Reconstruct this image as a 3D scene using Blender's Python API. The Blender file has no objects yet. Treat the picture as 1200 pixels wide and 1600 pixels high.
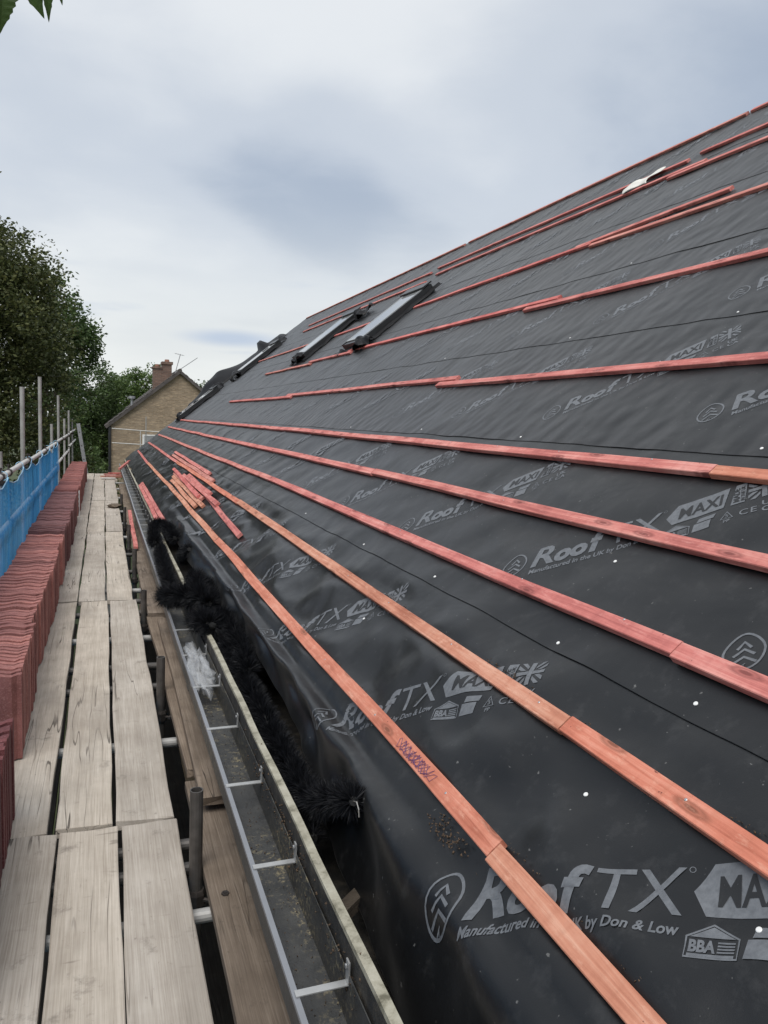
import bpy, bmesh, math, random
import numpy as np
from mathutils import Vector, Matrix

rng = random.Random(7)
nrng = np.random.default_rng(7)
SC = bpy.context.scene
COL = SC.collection

# ------------------------------------------------------------------ camera
H_CAM = 1.65
YAW, PITCH, ROLL = 0.353615, -0.113905, 0.04
def cam_axes():
    cy, sy, cp, sp = math.cos(YAW), math.sin(YAW), math.cos(PITCH), math.sin(PITCH)
    f = Vector((sy * cp, cy * cp, sp)); r = Vector((cy, -sy, 0)); u = r.cross(f)
    c, s = math.cos(ROLL), math.sin(ROLL)
    return c * r + s * u, -s * r + c * u, f
_r, _u, _f = cam_axes()
cam_data = bpy.data.cameras.new('camera')
cam_data.lens = 27.0
cam_data.sensor_width = 36.0
cam_data.sensor_fit = 'AUTO'
cam_data.clip_start = 0.05
cam_data.clip_end = 3000
cam = bpy.data.objects.new('camera', cam_data)
COL.objects.link(cam)
cam.matrix_world = Matrix(((_r.x, _u.x, -_f.x, 0), (_r.y, _u.y, -_f.y, 0), (_r.z, _u.z, -_f.z, H_CAM), (0, 0, 0, 1)))
SC.camera = cam

# ------------------------------------------------------------------ sky and sun
SUN_EL, SUN_AZ = math.radians(60), math.radians(212)     # azimuth from +y, positive towards +x
world = bpy.data.worlds.new('World')
SC.world = world
world.use_nodes = True
wn, wl = world.node_tree.nodes, world.node_tree.links
wn.clear()
def N(nodes, kind, **kw):
    n = nodes.new(kind)
    for k, v in kw.items():
        setattr(n, k, v)
    return n
out = N(wn, 'ShaderNodeOutputWorld')
bg = N(wn, 'ShaderNodeBackground')
bg.inputs['Strength'].default_value = 0.1
wl.new(bg.outputs[0], out.inputs[0])
sky = N(wn, 'ShaderNodeTexSky', sky_type='NISHITA')
sky.sun_disc = False
sky.sun_elevation = SUN_EL
sky.sun_rotation = SUN_AZ
tc = N(wn, 'ShaderNodeTexCoord')
sep = N(wn, 'ShaderNodeSeparateXYZ')
wl.new(tc.outputs['Generated'], sep.inputs[0])
def M2(op, a, b=None, c=None):
    n = N(wn, 'ShaderNodeMath', operation=op)
    for i, v in enumerate((a, b, c)):
        if v is None: continue
        if isinstance(v, (int, float)): n.inputs[i].default_value = v
        else: wl.new(v, n.inputs[i])
    return n.outputs[0]
zc = M2('ADD', M2('MAXIMUM', sep.outputs['Z'], 0.0), 0.16)
cmb = N(wn, 'ShaderNodeCombineXYZ')
wl.new(M2('DIVIDE', sep.outputs['X'], zc), cmb.inputs[0])
wl.new(M2('DIVIDE', sep.outputs['Y'], zc), cmb.inputs[1])
def wnoise(scale, detail, rough, loc, dist=0.0):
    mp = N(wn, 'ShaderNodeMapping')
    mp.inputs['Location'].default_value = loc
    wl.new(cmb.outputs[0], mp.inputs[0])
    n = N(wn, 'ShaderNodeTexNoise')
    n.inputs['Scale'].default_value = scale
    n.inputs['Detail'].default_value = detail
    n.inputs['Roughness'].default_value = rough
    n.inputs['Distortion'].default_value = dist
    wl.new(mp.outputs[0], n.inputs['Vector'])
    return n.outputs['Fac']
def wramp(fac, stops):
    r = N(wn, 'ShaderNodeValToRGB')
    r.color_ramp.interpolation = 'EASE'
    els = r.color_ramp.elements
    while len(els) < len(stops): els.new(0.5)
    for e, (p, c) in zip(els, stops):
        e.position = p; e.color = (*c, 1)
    wl.new(fac, r.inputs[0])
    return r.outputs['Color']
cloud_big = wnoise(0.62, 3.0, 0.45, (3.1, 1.7, 0.0), 0.3)
cloud_small = wnoise(1.9, 6.0, 0.55, (8.4, 2.2, 0.0), 0.2)
shape = M2('ADD', M2('MULTIPLY', cloud_big, 0.55), M2('MULTIPLY', cloud_small, 0.2))
# a few broad cloud masses: (direction, radius, weight, vertical squash), ragged by noise
rag_n = N(wn, 'ShaderNodeTexNoise'); rag_n.inputs['Scale'].default_value = 3.2; rag_n.inputs['Detail'].default_value = 5
wl.new(tc.outputs['Generated'], rag_n.inputs['Vector'])
def mass(direction, radius, squash, rag=0.25):
    d = N(wn, 'ShaderNodeVectorMath', operation='SUBTRACT'); wl.new(tc.outputs['Generated'], d.inputs[0]); d.inputs[1].default_value = Vector(direction).normalized()
    m_ = N(wn, 'ShaderNodeVectorMath', operation='MULTIPLY'); wl.new(d.outputs[0], m_.inputs[0]); m_.inputs[1].default_value = (1, 1, squash)
    l_ = N(wn, 'ShaderNodeVectorMath', operation='LENGTH'); wl.new(m_.outputs[0], l_.inputs[0])
    q = M2('ADD', M2('DIVIDE', l_.outputs['Value'], radius), M2('MULTIPLY', M2('SUBTRACT', rag_n.outputs['Fac'], 0.5), rag * 4))
    return wramp(q, [(0.15, (1, 1, 1)), (1.0, (0, 0, 0))])
shape = M2('ADD', shape, M2('ADD', M2('MULTIPLY', mass((0.12, 1, 0.60), 0.62, 1.3), 0.12), M2('MULTIPLY', mass((0.25, 1, 0.295), 0.235, 1.8), -0.115)))
shape = M2('ADD', shape, M2('MULTIPLY', mass((0.85, 1, 0.55), 0.5, 1.4), -0.06))
shape = M2('ADD', shape, M2('MULTIPLY', mass((-0.5, 1, 0.3), 0.5, 1.4), -0.03))
# values are multiplied by the background strength of 0.1
ccol = wramp(shape, [(0.24, (2.2, 2.55, 3.1)), (0.38, (3.25, 3.52, 3.9)), (0.54, (4.4, 4.55, 4.68))])
mixs = N(wn, 'ShaderNodeMix', data_type='RGBA')
mixs.inputs['Factor'].default_value = 0.93
wl.new(sky.outputs[0], mixs.inputs['A'])
wl.new(ccol, mixs.inputs['B'])
# thin bright haze of cloud towards the horizon all round
hor = wramp(sep.outputs['Z'], [(0.02, (1, 1, 1)), (0.30, (0, 0, 0))])
hmix = N(wn, 'ShaderNodeMix', data_type='RGBA')
wl.new(M2('MULTIPLY', hor, 0.8), hmix.inputs['Factor'])
wl.new(mixs.outputs['Result'], hmix.inputs['A'])
hmix.inputs['B'].default_value = (4.9, 5.0, 4.85, 1)
# low grey-blue cloud bar and streaks lying in that haze
streak_map = N(wn, 'ShaderNodeMapping')
streak_map.inputs['Scale'].default_value = (3.2, 3.2, 17.0)
streak_map.inputs['Location'].default_value = (0.55, 0.35, 0.2)
wl.new(tc.outputs['Generated'], streak_map.inputs[0])
sn = N(wn, 'ShaderNodeTexNoise')
sn.inputs['Scale'].default_value = 1.5; sn.inputs['Detail'].default_value = 4
wl.new(streak_map.outputs[0], sn.inputs['Vector'])
sfac = wramp(sn.outputs['Fac'], [(0.58, (0, 0, 0)), (0.72, (1, 1, 1))])
bar = mass((0.155, 1, 0.100), 0.085, 6.0, 0.12)
smix = N(wn, 'ShaderNodeMix', data_type='RGBA')
wl.new(M2('MINIMUM', M2('ADD', M2('MULTIPLY', sfac, M2('MULTIPLY', hor, 0.6)), M2('MULTIPLY', bar, 0.8)), 1.0), smix.inputs['Factor'])
wl.new(hmix.outputs['Result'], smix.inputs['A'])
smix.inputs['B'].default_value = (2.6, 3.1, 3.9, 1)
wl.new(smix.outputs['Result'], bg.inputs['Color'])

sun_data = bpy.data.lights.new('sun', 'SUN')
sun_data.energy = 1.5
sun_data.angle = math.radians(40)
sun_data.color = (1.0, 0.965, 0.92)
sun = bpy.data.objects.new('sun', sun_data)
COL.objects.link(sun)
_sd = Vector((math.sin(SUN_AZ) * math.cos(SUN_EL), math.cos(SUN_AZ) * math.cos(SUN_EL), math.sin(SUN_EL)))
sun.rotation_euler = _sd.to_track_quat('Z', 'Y').to_euler()
sun.location = (0, 0, 30)
SC.view_settings.view_transform = 'Standard'
SC.view_settings.look = 'None'
SC.view_settings.exposure = 0.92
SC.view_settings.gamma = 1.0
SC.view_settings.use_curve_mapping = False
SC.render.engine = 'CYCLES'
SC.cycles.max_bounces = 8
SC.cycles.transparent_max_bounces = 16

# ------------------------------------------------------------------ material helpers
MATS = {}
def new_mat(name):
    m = bpy.data.materials.new(name); m.use_nodes = True
    nt = m.node_tree; nt.nodes.clear()
    o = N(nt.nodes, 'ShaderNodeOutputMaterial'); b = N(nt.nodes, 'ShaderNodeBsdfPrincipled')
    nt.links.new(b.outputs[0], o.inputs[0])
    MATS[name] = m
    return m, nt, b
class G:
    """tiny node-graph helper"""
    def __init__(s, nt): s.nt = nt; s.n = nt.nodes; s.l = nt.links
    def put(s, sock, v):
        if isinstance(v, (int, float)): sock.default_value = v
        elif isinstance(v, tuple): sock.default_value = v if len(v) == 4 or sock.type == 'VECTOR' else (*v, 1)
        else: s.l.new(v, sock)
    def coord(s, kind='Object', scale=(1, 1, 1), loc=(0, 0, 0)):
        t = N(s.n, 'ShaderNodeTexCoord'); m = N(s.n, 'ShaderNodeMapping')
        m.inputs['Scale'].default_value = scale; m.inputs['Location'].default_value = loc
        s.l.new(t.outputs[kind], m.inputs[0]); return m.outputs[0]
    def pos(s, scale=(1, 1, 1)):
        t = N(s.n, 'ShaderNodeNewGeometry'); m = N(s.n, 'ShaderNodeMapping')
        m.inputs['Scale'].default_value = scale
        s.l.new(t.outputs['Position'], m.inputs[0]); return m.outputs[0]
    def shift(s, vec, amount=37.0):
        """offset a coordinate by the object's random number so copies differ"""
        oi = N(s.n, 'ShaderNodeObjectInfo'); a = N(s.n, 'ShaderNodeVectorMath', operation='ADD')
        mu = s.math('MULTIPLY', oi.outputs['Random'], amount)
        s.l.new(vec, a.inputs[0]); s.l.new(mu, a.inputs[1]); return a.outputs[0]
    def noise(s, vec, scale=5, detail=4, rough=0.55, dist=0.0):
        n = N(s.n, 'ShaderNodeTexNoise'); s.l.new(vec, n.inputs['Vector'])
        n.inputs['Scale'].default_value = scale; n.inputs['Detail'].default_value = detail
        n.inputs['Roughness'].default_value = rough; n.inputs['Distortion'].default_value = dist
        return n.outputs['Fac']
    def math(s, op, a, b=0.0):
        n = N(s.n, 'ShaderNodeMath', operation=op)
        s.put(n.inputs[0], a); s.put(n.inputs[1], b); return n.outputs[0]
    def ramp(s, fac, stops, interp='LINEAR'):
        r = N(s.n, 'ShaderNodeValToRGB'); r.color_ramp.interpolation = interp
        els = r.color_ramp.elements
        while len(els) < len(stops): els.new(0.5)
        for e, (p, c) in zip(els, stops):
            e.position = p
            e.color = (c, c, c, 1) if isinstance(c, (int, float)) else (*c, 1)
        s.l.new(fac, r.inputs[0]); return r.outputs['Color']
    def mix(s, fac, a, b, blend='MIX'):
        n = N(s.n, 'ShaderNodeMix', data_type='RGBA', blend_type=blend)
        s.put(n.inputs['Factor'], fac); s.put(n.inputs['A'], a); s.put(n.inputs['B'], b)
        return n.outputs['Result']
    def bump(s, height, strength=0.3, dist=0.01, normal=None):
        n = N(s.n, 'ShaderNodeBump'); n.inputs['Strength'].default_value = strength
        n.inputs['Distance'].default_value = dist; s.l.new(height, n.inputs['Height'])
        if normal is not None: s.l.new(normal, n.inputs['Normal'])
        return n.outputs[0]
    def rand(s): return N(s.n, 'ShaderNodeObjectInfo').outputs['Random']
    def island(s): return N(s.n, 'ShaderNodeNewGeometry').outputs['Random Per Island']

def simple(name, col, rough=0.6, metal=0.0, var=0.12, scale=9.0, bump=0.0, spec=0.5):
    m, nt, b = new_mat(name); g = G(nt)
    c = g.shift(g.coord())
    f = g.noise(c, scale, 5)
    lo = tuple(x * (1 - var) for x in col); hi = tuple(min(1, x * (1 + var)) for x in col)
    g.put(b.inputs['Base Color'], g.ramp(f, [(0.3, lo), (0.7, hi)]))
    b.inputs['Roughness'].default_value = rough; b.inputs['Metallic'].default_value = metal
    b.inputs['Specular IOR Level'].default_value = spec
    if bump: g.put(b.inputs['Normal'], g.bump(g.noise(c, scale * 6, 4), bump, 0.004))
    return m

# weathered boards, long axis = local X
def board_mat(name, dark, mid, light, dirt=(0.10, 0.085, 0.07), dirt_amt=0.5):
    m, nt, b = new_mat(name); g = G(nt)
    c0 = g.shift(g.coord()); cg = g.shift(g.coord(scale=(0.55, 24, 24)))
    cg2 = g.shift(g.coord(scale=(3.0, 150, 150)))
    grain = g.noise(cg, 1.6, 6, 0.6, 0.6); fine = g.noise(cg2, 1.5, 4, 0.6)
    blot = g.noise(c0, 3.2, 5, 0.6)
    f = g.math('ADD', g.math('MULTIPLY', grain, 0.28), g.math('ADD', g.math('MULTIPLY', fine, 0.36), g.math('MULTIPLY', blot, 0.36)))
    col = g.ramp(f, [(0.36, dark), (0.5, mid), (0.62, light)])
    tint = g.ramp(g.rand(), [(0.0, (0.88, 0.86, 0.84)), (0.5, (1.0, 0.98, 0.95)), (1.0, (1.08, 1.04, 0.98))])
    col = g.mix(1.0, col, tint, 'MULTIPLY')
    # long splits along the grain
    cs = g.shift(g.coord(scale=(0.55, 11, 11)), 91.0)
    sp = g.noise(cs, 1.7, 2, 0.4, 0.12)
    split = g.ramp(g.math('ABSOLUTE', g.math('SUBTRACT', sp, 0.5)), [(0.0, 1.0), (0.006, 1.0), (0.012, 0.0)])
    split = g.math('MULTIPLY', split, g.ramp(g.noise(c0, 1.6, 2), [(0.5, 0.0), (0.62, 1.0)]))
    # scuffs running across, and dark stains
    sc = g.noise(g.shift(g.coord(scale=(26, 5, 5)), 55.0), 1.3, 2, 0.4, 0.35)
    scuff = g.math('MULTIPLY', g.ramp(sc, [(0.70, 0.0), (0.76, 1.0)]), g.ramp(g.noise(c0, 2.2, 3), [(0.52, 0.0), (0.62, 0.8)]))
    st = g.ramp(g.noise(c0, 8.0, 6, 0.7), [(0.60, 0.0), (0.75, 1.0)])
    speck = g.ramp(g.noise(g.shift(g.coord(scale=(22, 40, 40)), 17.0), 1.5, 4, 0.6), [(0.66, 0.0), (0.74, 1.0)])
    st = g.math('ADD', st, g.math('MULTIPLY', speck, 0.7))
    dirtf = g.math('MINIMUM', g.math('ADD', g.math('ADD', g.math('MULTIPLY', split, 0.9), g.math('MULTIPLY', scuff, 0.55)), g.math('MULTIPLY', st, 0.6)), 1.0)
    col = g.mix(g.math('MULTIPLY', dirtf, dirt_amt * 2 if dirt_amt < 0.5 else 1.0), col, dirt)
    damp = g.noise(g.shift(g.coord(scale=(1.0, 3.0, 3.0)), 29.0), 1.1, 5, 0.65)
    col = g.mix(g.ramp(damp, [(0.5, 0.0), (0.68, 0.55)]), col, tuple(x * 0.92 for x in dark))
    g.put(b.inputs['Base Color'], col)
    b.inputs['Roughness'].default_value = 0.85
    b.inputs['Specular IOR Level'].default_value = 0.25
    hgt = g.math('SUBTRACT', g.math('ADD', g.math('MULTIPLY', grain, 0.5), g.math('MULTIPLY', fine, 0.4)), g.math('MULTIPLY', split, 1.5))
    g.put(b.inputs['Normal'], g.bump(hgt, 0.55, 0.004))
    return m
board_mat('weathered_board', (0.30, 0.265, 0.225), (0.44, 0.40, 0.35), (0.56, 0.52, 0.465))
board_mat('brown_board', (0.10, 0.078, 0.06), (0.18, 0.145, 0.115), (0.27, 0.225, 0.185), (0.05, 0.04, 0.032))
board_mat('shaded_board', (0.03, 0.024, 0.018), (0.055, 0.045, 0.035), (0.09, 0.075, 0.06), (0.02, 0.016, 0.012))  # board colours darkened as shade for the lower lift and eaves
board_mat('rafter_wood', (0.07, 0.055, 0.04), (0.12, 0.095, 0.07), (0.2, 0.165, 0.125), (0.03, 0.025, 0.02))  # timber colour darkened to stand for shade inside the open eaves

# stained battens, long axis = local X
def batten_mat(name, dark, mid, light):
    m, nt, b = new_mat(name); g = G(nt)
    c0 = g.shift(g.coord()); cg = g.shift(g.coord(scale=(1.3, 30, 30)))
    grain = g.noise(cg, 1.7, 6, 0.62, 0.8); blot = g.noise(c0, 4.0, 5, 0.6)
    f = g.math('ADD', g.math('MULTIPLY', grain, 0.55), g.math('MULTIPLY', blot, 0.45))
    col = g.ramp(f, [(0.36, dark), (0.5, mid), (0.64, light)])
    tint = g.ramp(g.rand(), [(0.0, (1.05, 0.78, 0.80)), (0.35, (0.96, 0.92, 0.94)), (0.7, (1.04, 1.0, 1.0)), (1.0, (0.95, 1.12, 1.04))])
    col = g.mix(1.0, col, tint, 'MULTIPLY')
    # saw marks across and small knots
    saw = g.noise(g.shift(g.coord(scale=(22, 3, 3)), 13.0), 1.4, 2, 0.5, 0.4)
    col = g.mix(g.ramp(saw, [(0.5, 0.0), (0.72, 0.28)]), col, dark)
    v = N(g.n, 'ShaderNodeTexVoronoi', voronoi_dimensions='2D'); g.l.new(g.shift(g.coord(scale=(3.2, 13, 1)), 71.0), v.inputs['Vector'])
    v.inputs['Scale'].default_value = 1.0
    sepc = N(g.n, 'ShaderNodeSeparateColor'); g.l.new(v.outputs['Color'], sepc.inputs[0])
    gate = g.ramp(sepc.outputs['Red'], [(0.45, 0.0), (0.5, 1.0)])
    ring = g.ramp(v.outputs['Distance'], [(0.05, 0.85), (0.085, 0.35), (0.13, 0.6), (0.20, 0.0)])
    col = g.mix(g.math('MULTIPLY', ring, gate), col, tuple(x * 0.5 for x in dark))
    wear = g.ramp(g.noise(g.shift(g.coord(scale=(9, 30, 30)), 23.0), 1.5, 5, 0.7), [(0.55, 0.0), (0.75, 0.5)])
    col = g.mix(wear, col, tuple(min(1.0, x * 1.12 + 0.06) for x in light))
    nail = g.ramp(g.noise(g.shift(g.coord(scale=(60, 60, 60)), 3.0), 1.0, 2), [(0.74, 0.0), (0.78, 0.8)])
    col = g.mix(nail, col, (0.10, 0.03, 0.025))
    g.put(b.inputs['Base Color'], col)
    b.inputs['Roughness'].default_value = 0.75
    b.inputs['Specular IOR Level'].default_value = 0.3
    g.put(b.inputs['Normal'], g.bump(g.math('ADD', grain, g.math('MULTIPLY', saw, 0.8)), 0.6, 0.004))
    return m
batten_mat('pink_batten', (0.33, 0.095, 0.085), (0.53, 0.18, 0.155), (0.66, 0.31, 0.265))
batten_mat('orange_batten', (0.36, 0.135, 0.08), (0.54, 0.245, 0.155), (0.67, 0.39, 0.27))

# black breather membrane
def membrane_mat(name, ripple, soft_amt, r0, r1, sheen):
    m, nt, b = new_mat(name); g = G(nt)
    p = g.pos()
    blot = g.noise(p, 2.6, 6, 0.6)
    dust = g.noise(p, 14, 6, 0.7)
    col = g.ramp(blot, [(0.3, (0.0045, 0.0048, 0.0053)), (0.7, (0.0085, 0.009, 0.0098))])
    col = g.mix(g.ramp(dust, [(0.54, 0.0), (0.80, 0.4)]), col, (0.06, 0.06, 0.06))
    fleck = g.noise(g.pos((55, 55, 55)), 1.0, 2, 0.5)
    col = g.mix(g.ramp(fleck, [(0.73, 0.0), (0.77, 0.5)]), col, (0.2, 0.2, 0.19))
    g.put(b.inputs['Base Color'], col)
    g.put(b.inputs['Roughness'], g.ramp(blot, [(0.3, r0), (0.7, r1)]))
    b.inputs['Specular IOR Level'].default_value = 0.5
    b.inputs['Sheen Weight'].default_value = sheen; b.inputs['Sheen Roughness'].default_value = 0.35
    # shallow dimples all over the fabric, a few crisp creases, and the weave
    dim = g.noise(g.pos((7.5, 11, 7.5)), 1.0, 0, 0.5)
    soft = g.noise(g.pos((2.4, 1.7, 2.4)), 1.4, 3, 0.5, 0.4)
    weave = g.noise(g.pos((260, 260, 260)), 1.0, 1)
    hgt = g.math('ADD', g.math('MULTIPLY', dim, ripple), g.math('MULTIPLY', soft, soft_amt))
    nb = g.bump(hgt, 0.85, 0.028)
    g.put(b.inputs['Normal'], g.bump(weave, 0.15, 0.001, nb))
    return m
membrane_mat('black_membrane', 0.06, 0.38, 0.33, 0.42, 0.03)          # loose lower sheets, smooth
membrane_mat('rippled_membrane', 0.42, 0.35, 0.38, 0.47, 0.19)        # upper sheets, puckered between fixings
m, nt, b = new_mat('print_ink'); g = G(nt)
f = g.noise(g.pos(), 60, 4, 0.7)
g.put(b.inputs['Base Color'], g.ramp(f, [(0.35, (0.10, 0.107, 0.117)), (0.65, (0.145, 0.154, 0.166))]))
b.inputs['Roughness'].default_value = 0.5
simple('print_ground', (0.012, 0.0125, 0.0135), 0.5)
simple('nail_white', (0.75, 0.75, 0.73), 0.35)
simple('nail_steel', (0.5, 0.5, 0.5), 0.35, 0.8)
simple('pen_ink', (0.12, 0.05, 0.14), 0.5)

# concrete roof tiles
def tile_mat(name, dark, light, edge):
    m, nt, b = new_mat(name); g = G(nt)
    c = g.shift(g.coord()); p = g.pos()
    f = g.noise(c, 9, 6, 0.65); sp = g.noise(p, 130, 3, 0.6)
    col = g.ramp(f, [(0.32, dark), (0.68, light)])
    col = g.mix(g.ramp(sp, [(0.5, 0.0), (0.72, 0.6)]), col, edge)
    tint = g.ramp(g.rand(), [(0.0, (0.70, 0.68, 0.70)), (0.5, (1, 1, 1)), (1.0, (1.2, 1.18, 1.14))])
    col = g.mix(1.0, col, tint, 'MULTIPLY')
    g.put(b.inputs['Base Color'], col)
    b.inputs['Roughness'].default_value = 0.8
    g.put(b.inputs['Normal'], g.bump(sp, 0.5, 0.003))
tile_mat('tile_red', (0.25, 0.092, 0.078), (0.42, 0.17, 0.145), (0.56, 0.30, 0.26))
tile_mat('tile_plum', (0.14, 0.06, 0.058), (0.23, 0.10, 0.095), (0.32, 0.17, 0.16))
tile_mat('tile_russet', (0.21, 0.075, 0.065), (0.33, 0.125, 0.11), (0.42, 0.19, 0.165))
tile_mat('tile_burgundy', (0.10, 0.026, 0.028), (0.17, 0.05, 0.05), (0.28, 0.13, 0.13))

# metals, plastics
def tube_mat():
    m, nt, b = new_mat('galvanised_tube'); g = G(nt)
    c = g.shift(g.coord()); f = g.noise(c, 6, 6, 0.65); r = g.noise(c, 22, 5, 0.7)
    col = g.ramp(f, [(0.3, (0.26, 0.25, 0.235)), (0.7, (0.42, 0.415, 0.40))])
    col = g.mix(g.ramp(r, [(0.6, 0.0), (0.8, 0.6)]), col, (0.17, 0.12, 0.09))
    g.put(b.inputs['Base Color'], col)
    b.inputs['Metallic'].default_value = 0.25; b.inputs['Roughness'].default_value = 0.55
    m, nt, b = new_mat('pale_tube'); g = G(nt)
    c = g.shift(g.coord()); f = g.noise(c, 9, 6, 0.65)
    g.put(b.inputs['Base Color'], g.ramp(f, [(0.3, (0.42, 0.40, 0.37)), (0.7, (0.62, 0.61, 0.58))]))
    b.inputs['Metallic'].default_value = 0.15; b.inputs['Roughness'].default_value = 0.5
tube_mat()
simple('dark_tube', (0.085, 0.078, 0.072), 0.5, 0.35, 0.35, 14)
simple('bore_shade', (0.02, 0.02, 0.02), 0.9)
simple('coupler_steel', (0.07, 0.06, 0.055), 0.55, 0.5, 0.3, 25)
simple('gutter_lip', (0.27, 0.28, 0.30), 0.38, 0.35, 0.1, 6)
simple('strap_metal', (0.45, 0.45, 0.44), 0.35, 0.55, 0.15, 20)
def gutter_mat():
    m, nt, b = new_mat('gutter_inside'); g = G(nt)
    p = g.pos(); f = g.noise(p, 12, 6, 0.65); d = g.noise(p, 55, 5, 0.7)
    col = g.ramp(f, [(0.3, (0.032, 0.033, 0.034)), (0.7, (0.066, 0.066, 0.063))])
    # silt and moss that has settled on the floor
    patch = g.ramp(g.noise(g.pos((5, 1.6, 1)), 1.2, 4), [(0.46, 0.0), (0.62, 1.0)])
    silt = g.math('MULTIPLY', g.ramp(d, [(0.52, 0.0), (0.64, 1.0)]), patch)
    col = g.mix(g.math('MULTIPLY', silt, 0.8), col, (0.30, 0.255, 0.155))
    g.put(b.inputs['Base Color'], col)
    g.put(b.inputs['Roughness'], g.ramp(f, [(0.3, 0.35), (0.7, 0.6)]))
    g.put(b.inputs['Normal'], g.bump(d, 0.5, 0.004))
gutter_mat()
def fascia_mat():
    m, nt, b = new_mat('fascia_black'); g = G(nt)
    p = g.pos(); f = g.noise(p, 16, 6, 0.7)
    g.put(b.inputs['Base Color'], g.ramp(f, [(0.45, (0.028, 0.027, 0.025)), (0.62, (0.07, 0.062, 0.05)), (0.8, (0.16, 0.14, 0.1))]))
    b.inputs['Roughness'].default_value = 0.7
    g.put(b.inputs['Normal'], g.bump(f, 0.6, 0.01))
    m, nt, b = new_mat('fascia_edge'); g = G(nt)
    p = g.pos(); f = g.noise(p, 14, 6, 0.7)
    g.put(b.inputs['Base Color'], g.ramp(f, [(0.34, (0.12, 0.11, 0.075)), (0.5, (0.32, 0.30, 0.23)), (0.75, (0.46, 0.44, 0.36))]))
    b.inputs['Roughness'].default_value = 0.6
fascia_mat()
simple('brush_bristle', (0.005, 0.0055, 0.0075), 0.55, 0, 0.3, 30, 0, 0.25)
simple('brush_core', (0.01, 0.01, 0.01), 0.9)
simple('brush_wire', (0.62, 0.6, 0.55), 0.35, 0.7)
simple('crumbs_brown', (0.10, 0.065, 0.04), 0.95, 0, 0.5, 60)
m, nt, b = new_mat('clear_plastic'); g = G(nt)
b.inputs['Base Color'].default_value = (0.86, 0.88, 0.9, 1)
b.inputs['Roughness'].default_value = 0.12
b.inputs['Alpha'].default_value = 0.33
g.put(b.inputs['Normal'], g.bump(g.noise(g.pos(), 60, 3, 0.6, 2.0), 0.9, 0.01))
def net_mat():
    m = bpy.data.materials.new('blue_netting'); m.use_nodes = True; MATS['blue_netting'] = m
    nt = m.node_tree; nt.nodes.clear(); g = G(nt)
    o = N(g.n, 'ShaderNodeOutputMaterial')
    p = g.pos()
    f = g.noise(g.pos((3, 12, 1.2)), 2.0, 4, 0.6)
    col = g.ramp(f, [(0.3, (0.04, 0.25, 0.60)), (0.7, (0.11, 0.43, 0.80))])
    d = N(g.n, 'ShaderNodeBsdfDiffuse'); t = N(g.n, 'ShaderNodeBsdfTranslucent'); tr = N(g.n, 'ShaderNodeBsdfTransparent')
    g.l.new(col, d.inputs[0]); g.l.new(col, t.inputs[0])
    m1 = N(g.n, 'ShaderNodeMixShader'); m1.inputs[0].default_value = 0.45
    g.l.new(d.outputs[0], m1.inputs[1]); g.l.new(t.outputs[0], m1.inputs[2])
    # knitted mesh: fine holes
    h = g.noise(g.pos((40, 260, 60)), 1.0, 1)
    hole = g.ramp(h, [(0.4, 0.12), (0.62, 0.36)])
    m2 = N(g.n, 'ShaderNodeMixShader'); g.l.new(hole, m2.inputs[0])
    g.l.new(m1.outputs[0], m2.inputs[1]); g.l.new(tr.outputs[0], m2.inputs[2])
    g.l.new(m2.outputs[0], o.inputs[0])
net_mat()
simple('net_cord', (0.35, 0.6, 0.8), 0.6)

def brick_mat(name, c1, c2, mortar, scale=1.0, axis='XZ'):
    m, nt, b = new_mat(name); g = G(nt)
    p = N(g.n, 'ShaderNodeNewGeometry'); s = N(g.n, 'ShaderNodeSeparateXYZ'); c = N(g.n, 'ShaderNodeCombineXYZ')
    g.l.new(p.outputs['Position'], s.inputs[0])
    a = g.math('ADD', s.outputs['X'], s.outputs['Y'])
    g.l.new(a, c.inputs[0]); g.l.new(s.outputs['Z'], c.inputs[1])
    br = N(g.n, 'ShaderNodeTexBrick')
    g.l.new(c.outputs[0], br.inputs['Vector'])
    br.inputs['Color1'].default_value = (*c1, 1); br.inputs['Color2'].default_value = (*c2, 1); br.inputs['Mortar'].default_value = (*mortar, 1)
    br.inputs['Scale'].default_value = 1.0; br.inputs['Brick Width'].default_value = 0.225 * scale
    br.inputs['Row Height'].default_value = 0.075 * scale; br.inputs['Mortar Size'].default_value = 0.007 * scale
    br.inputs['Bias'].default_value = -0.1
    n1 = g.noise(p.outputs['Position'], 1.3, 5, 0.65)
    n2 = g.noise(g.pos((3, 3, 12)), 1.4, 4, 0.7)
    col = g.mix(g.ramp(n1, [(0.4, 0.0), (0.7, 0.5)]), br.outputs['Color'], tuple(x * 0.62 for x in c1))
    col = g.mix(g.ramp(n2, [(0.5, 0.0), (0.7, 0.65)]), col, tuple(min(1, x * 1.75) for x in c2))
    g.put(b.inputs['Base Color'], col); b.inputs['Roughness'].default_value = 0.9
    g.put(b.inputs['Normal'], g.bump(br.outputs['Fac'], -0.4, 0.01))
brick_mat('buff_brick', (0.25, 0.185, 0.12), (0.34, 0.26, 0.175), (0.30, 0.265, 0.21))
brick_mat('chimney_brick', (0.14, 0.085, 0.065), (0.19, 0.12, 0.09), (0.17, 0.15, 0.13))
brick_mat('house_brick', (0.2, 0.13, 0.09), (0.26, 0.17, 0.12), (0.25, 0.22, 0.19))
simple('dark_roof_tile', (0.085, 0.075, 0.07), 0.85, 0, 0.35, 3, 0.4)
simple('lead_grey', (0.3, 0.3, 0.31), 0.5)
simple('white_frame', (0.72, 0.72, 0.7), 0.4)
simple('black_pipe', (0.02, 0.02, 0.022), 0.4)
simple('terracotta', (0.25, 0.12, 0.08), 0.8)
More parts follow.
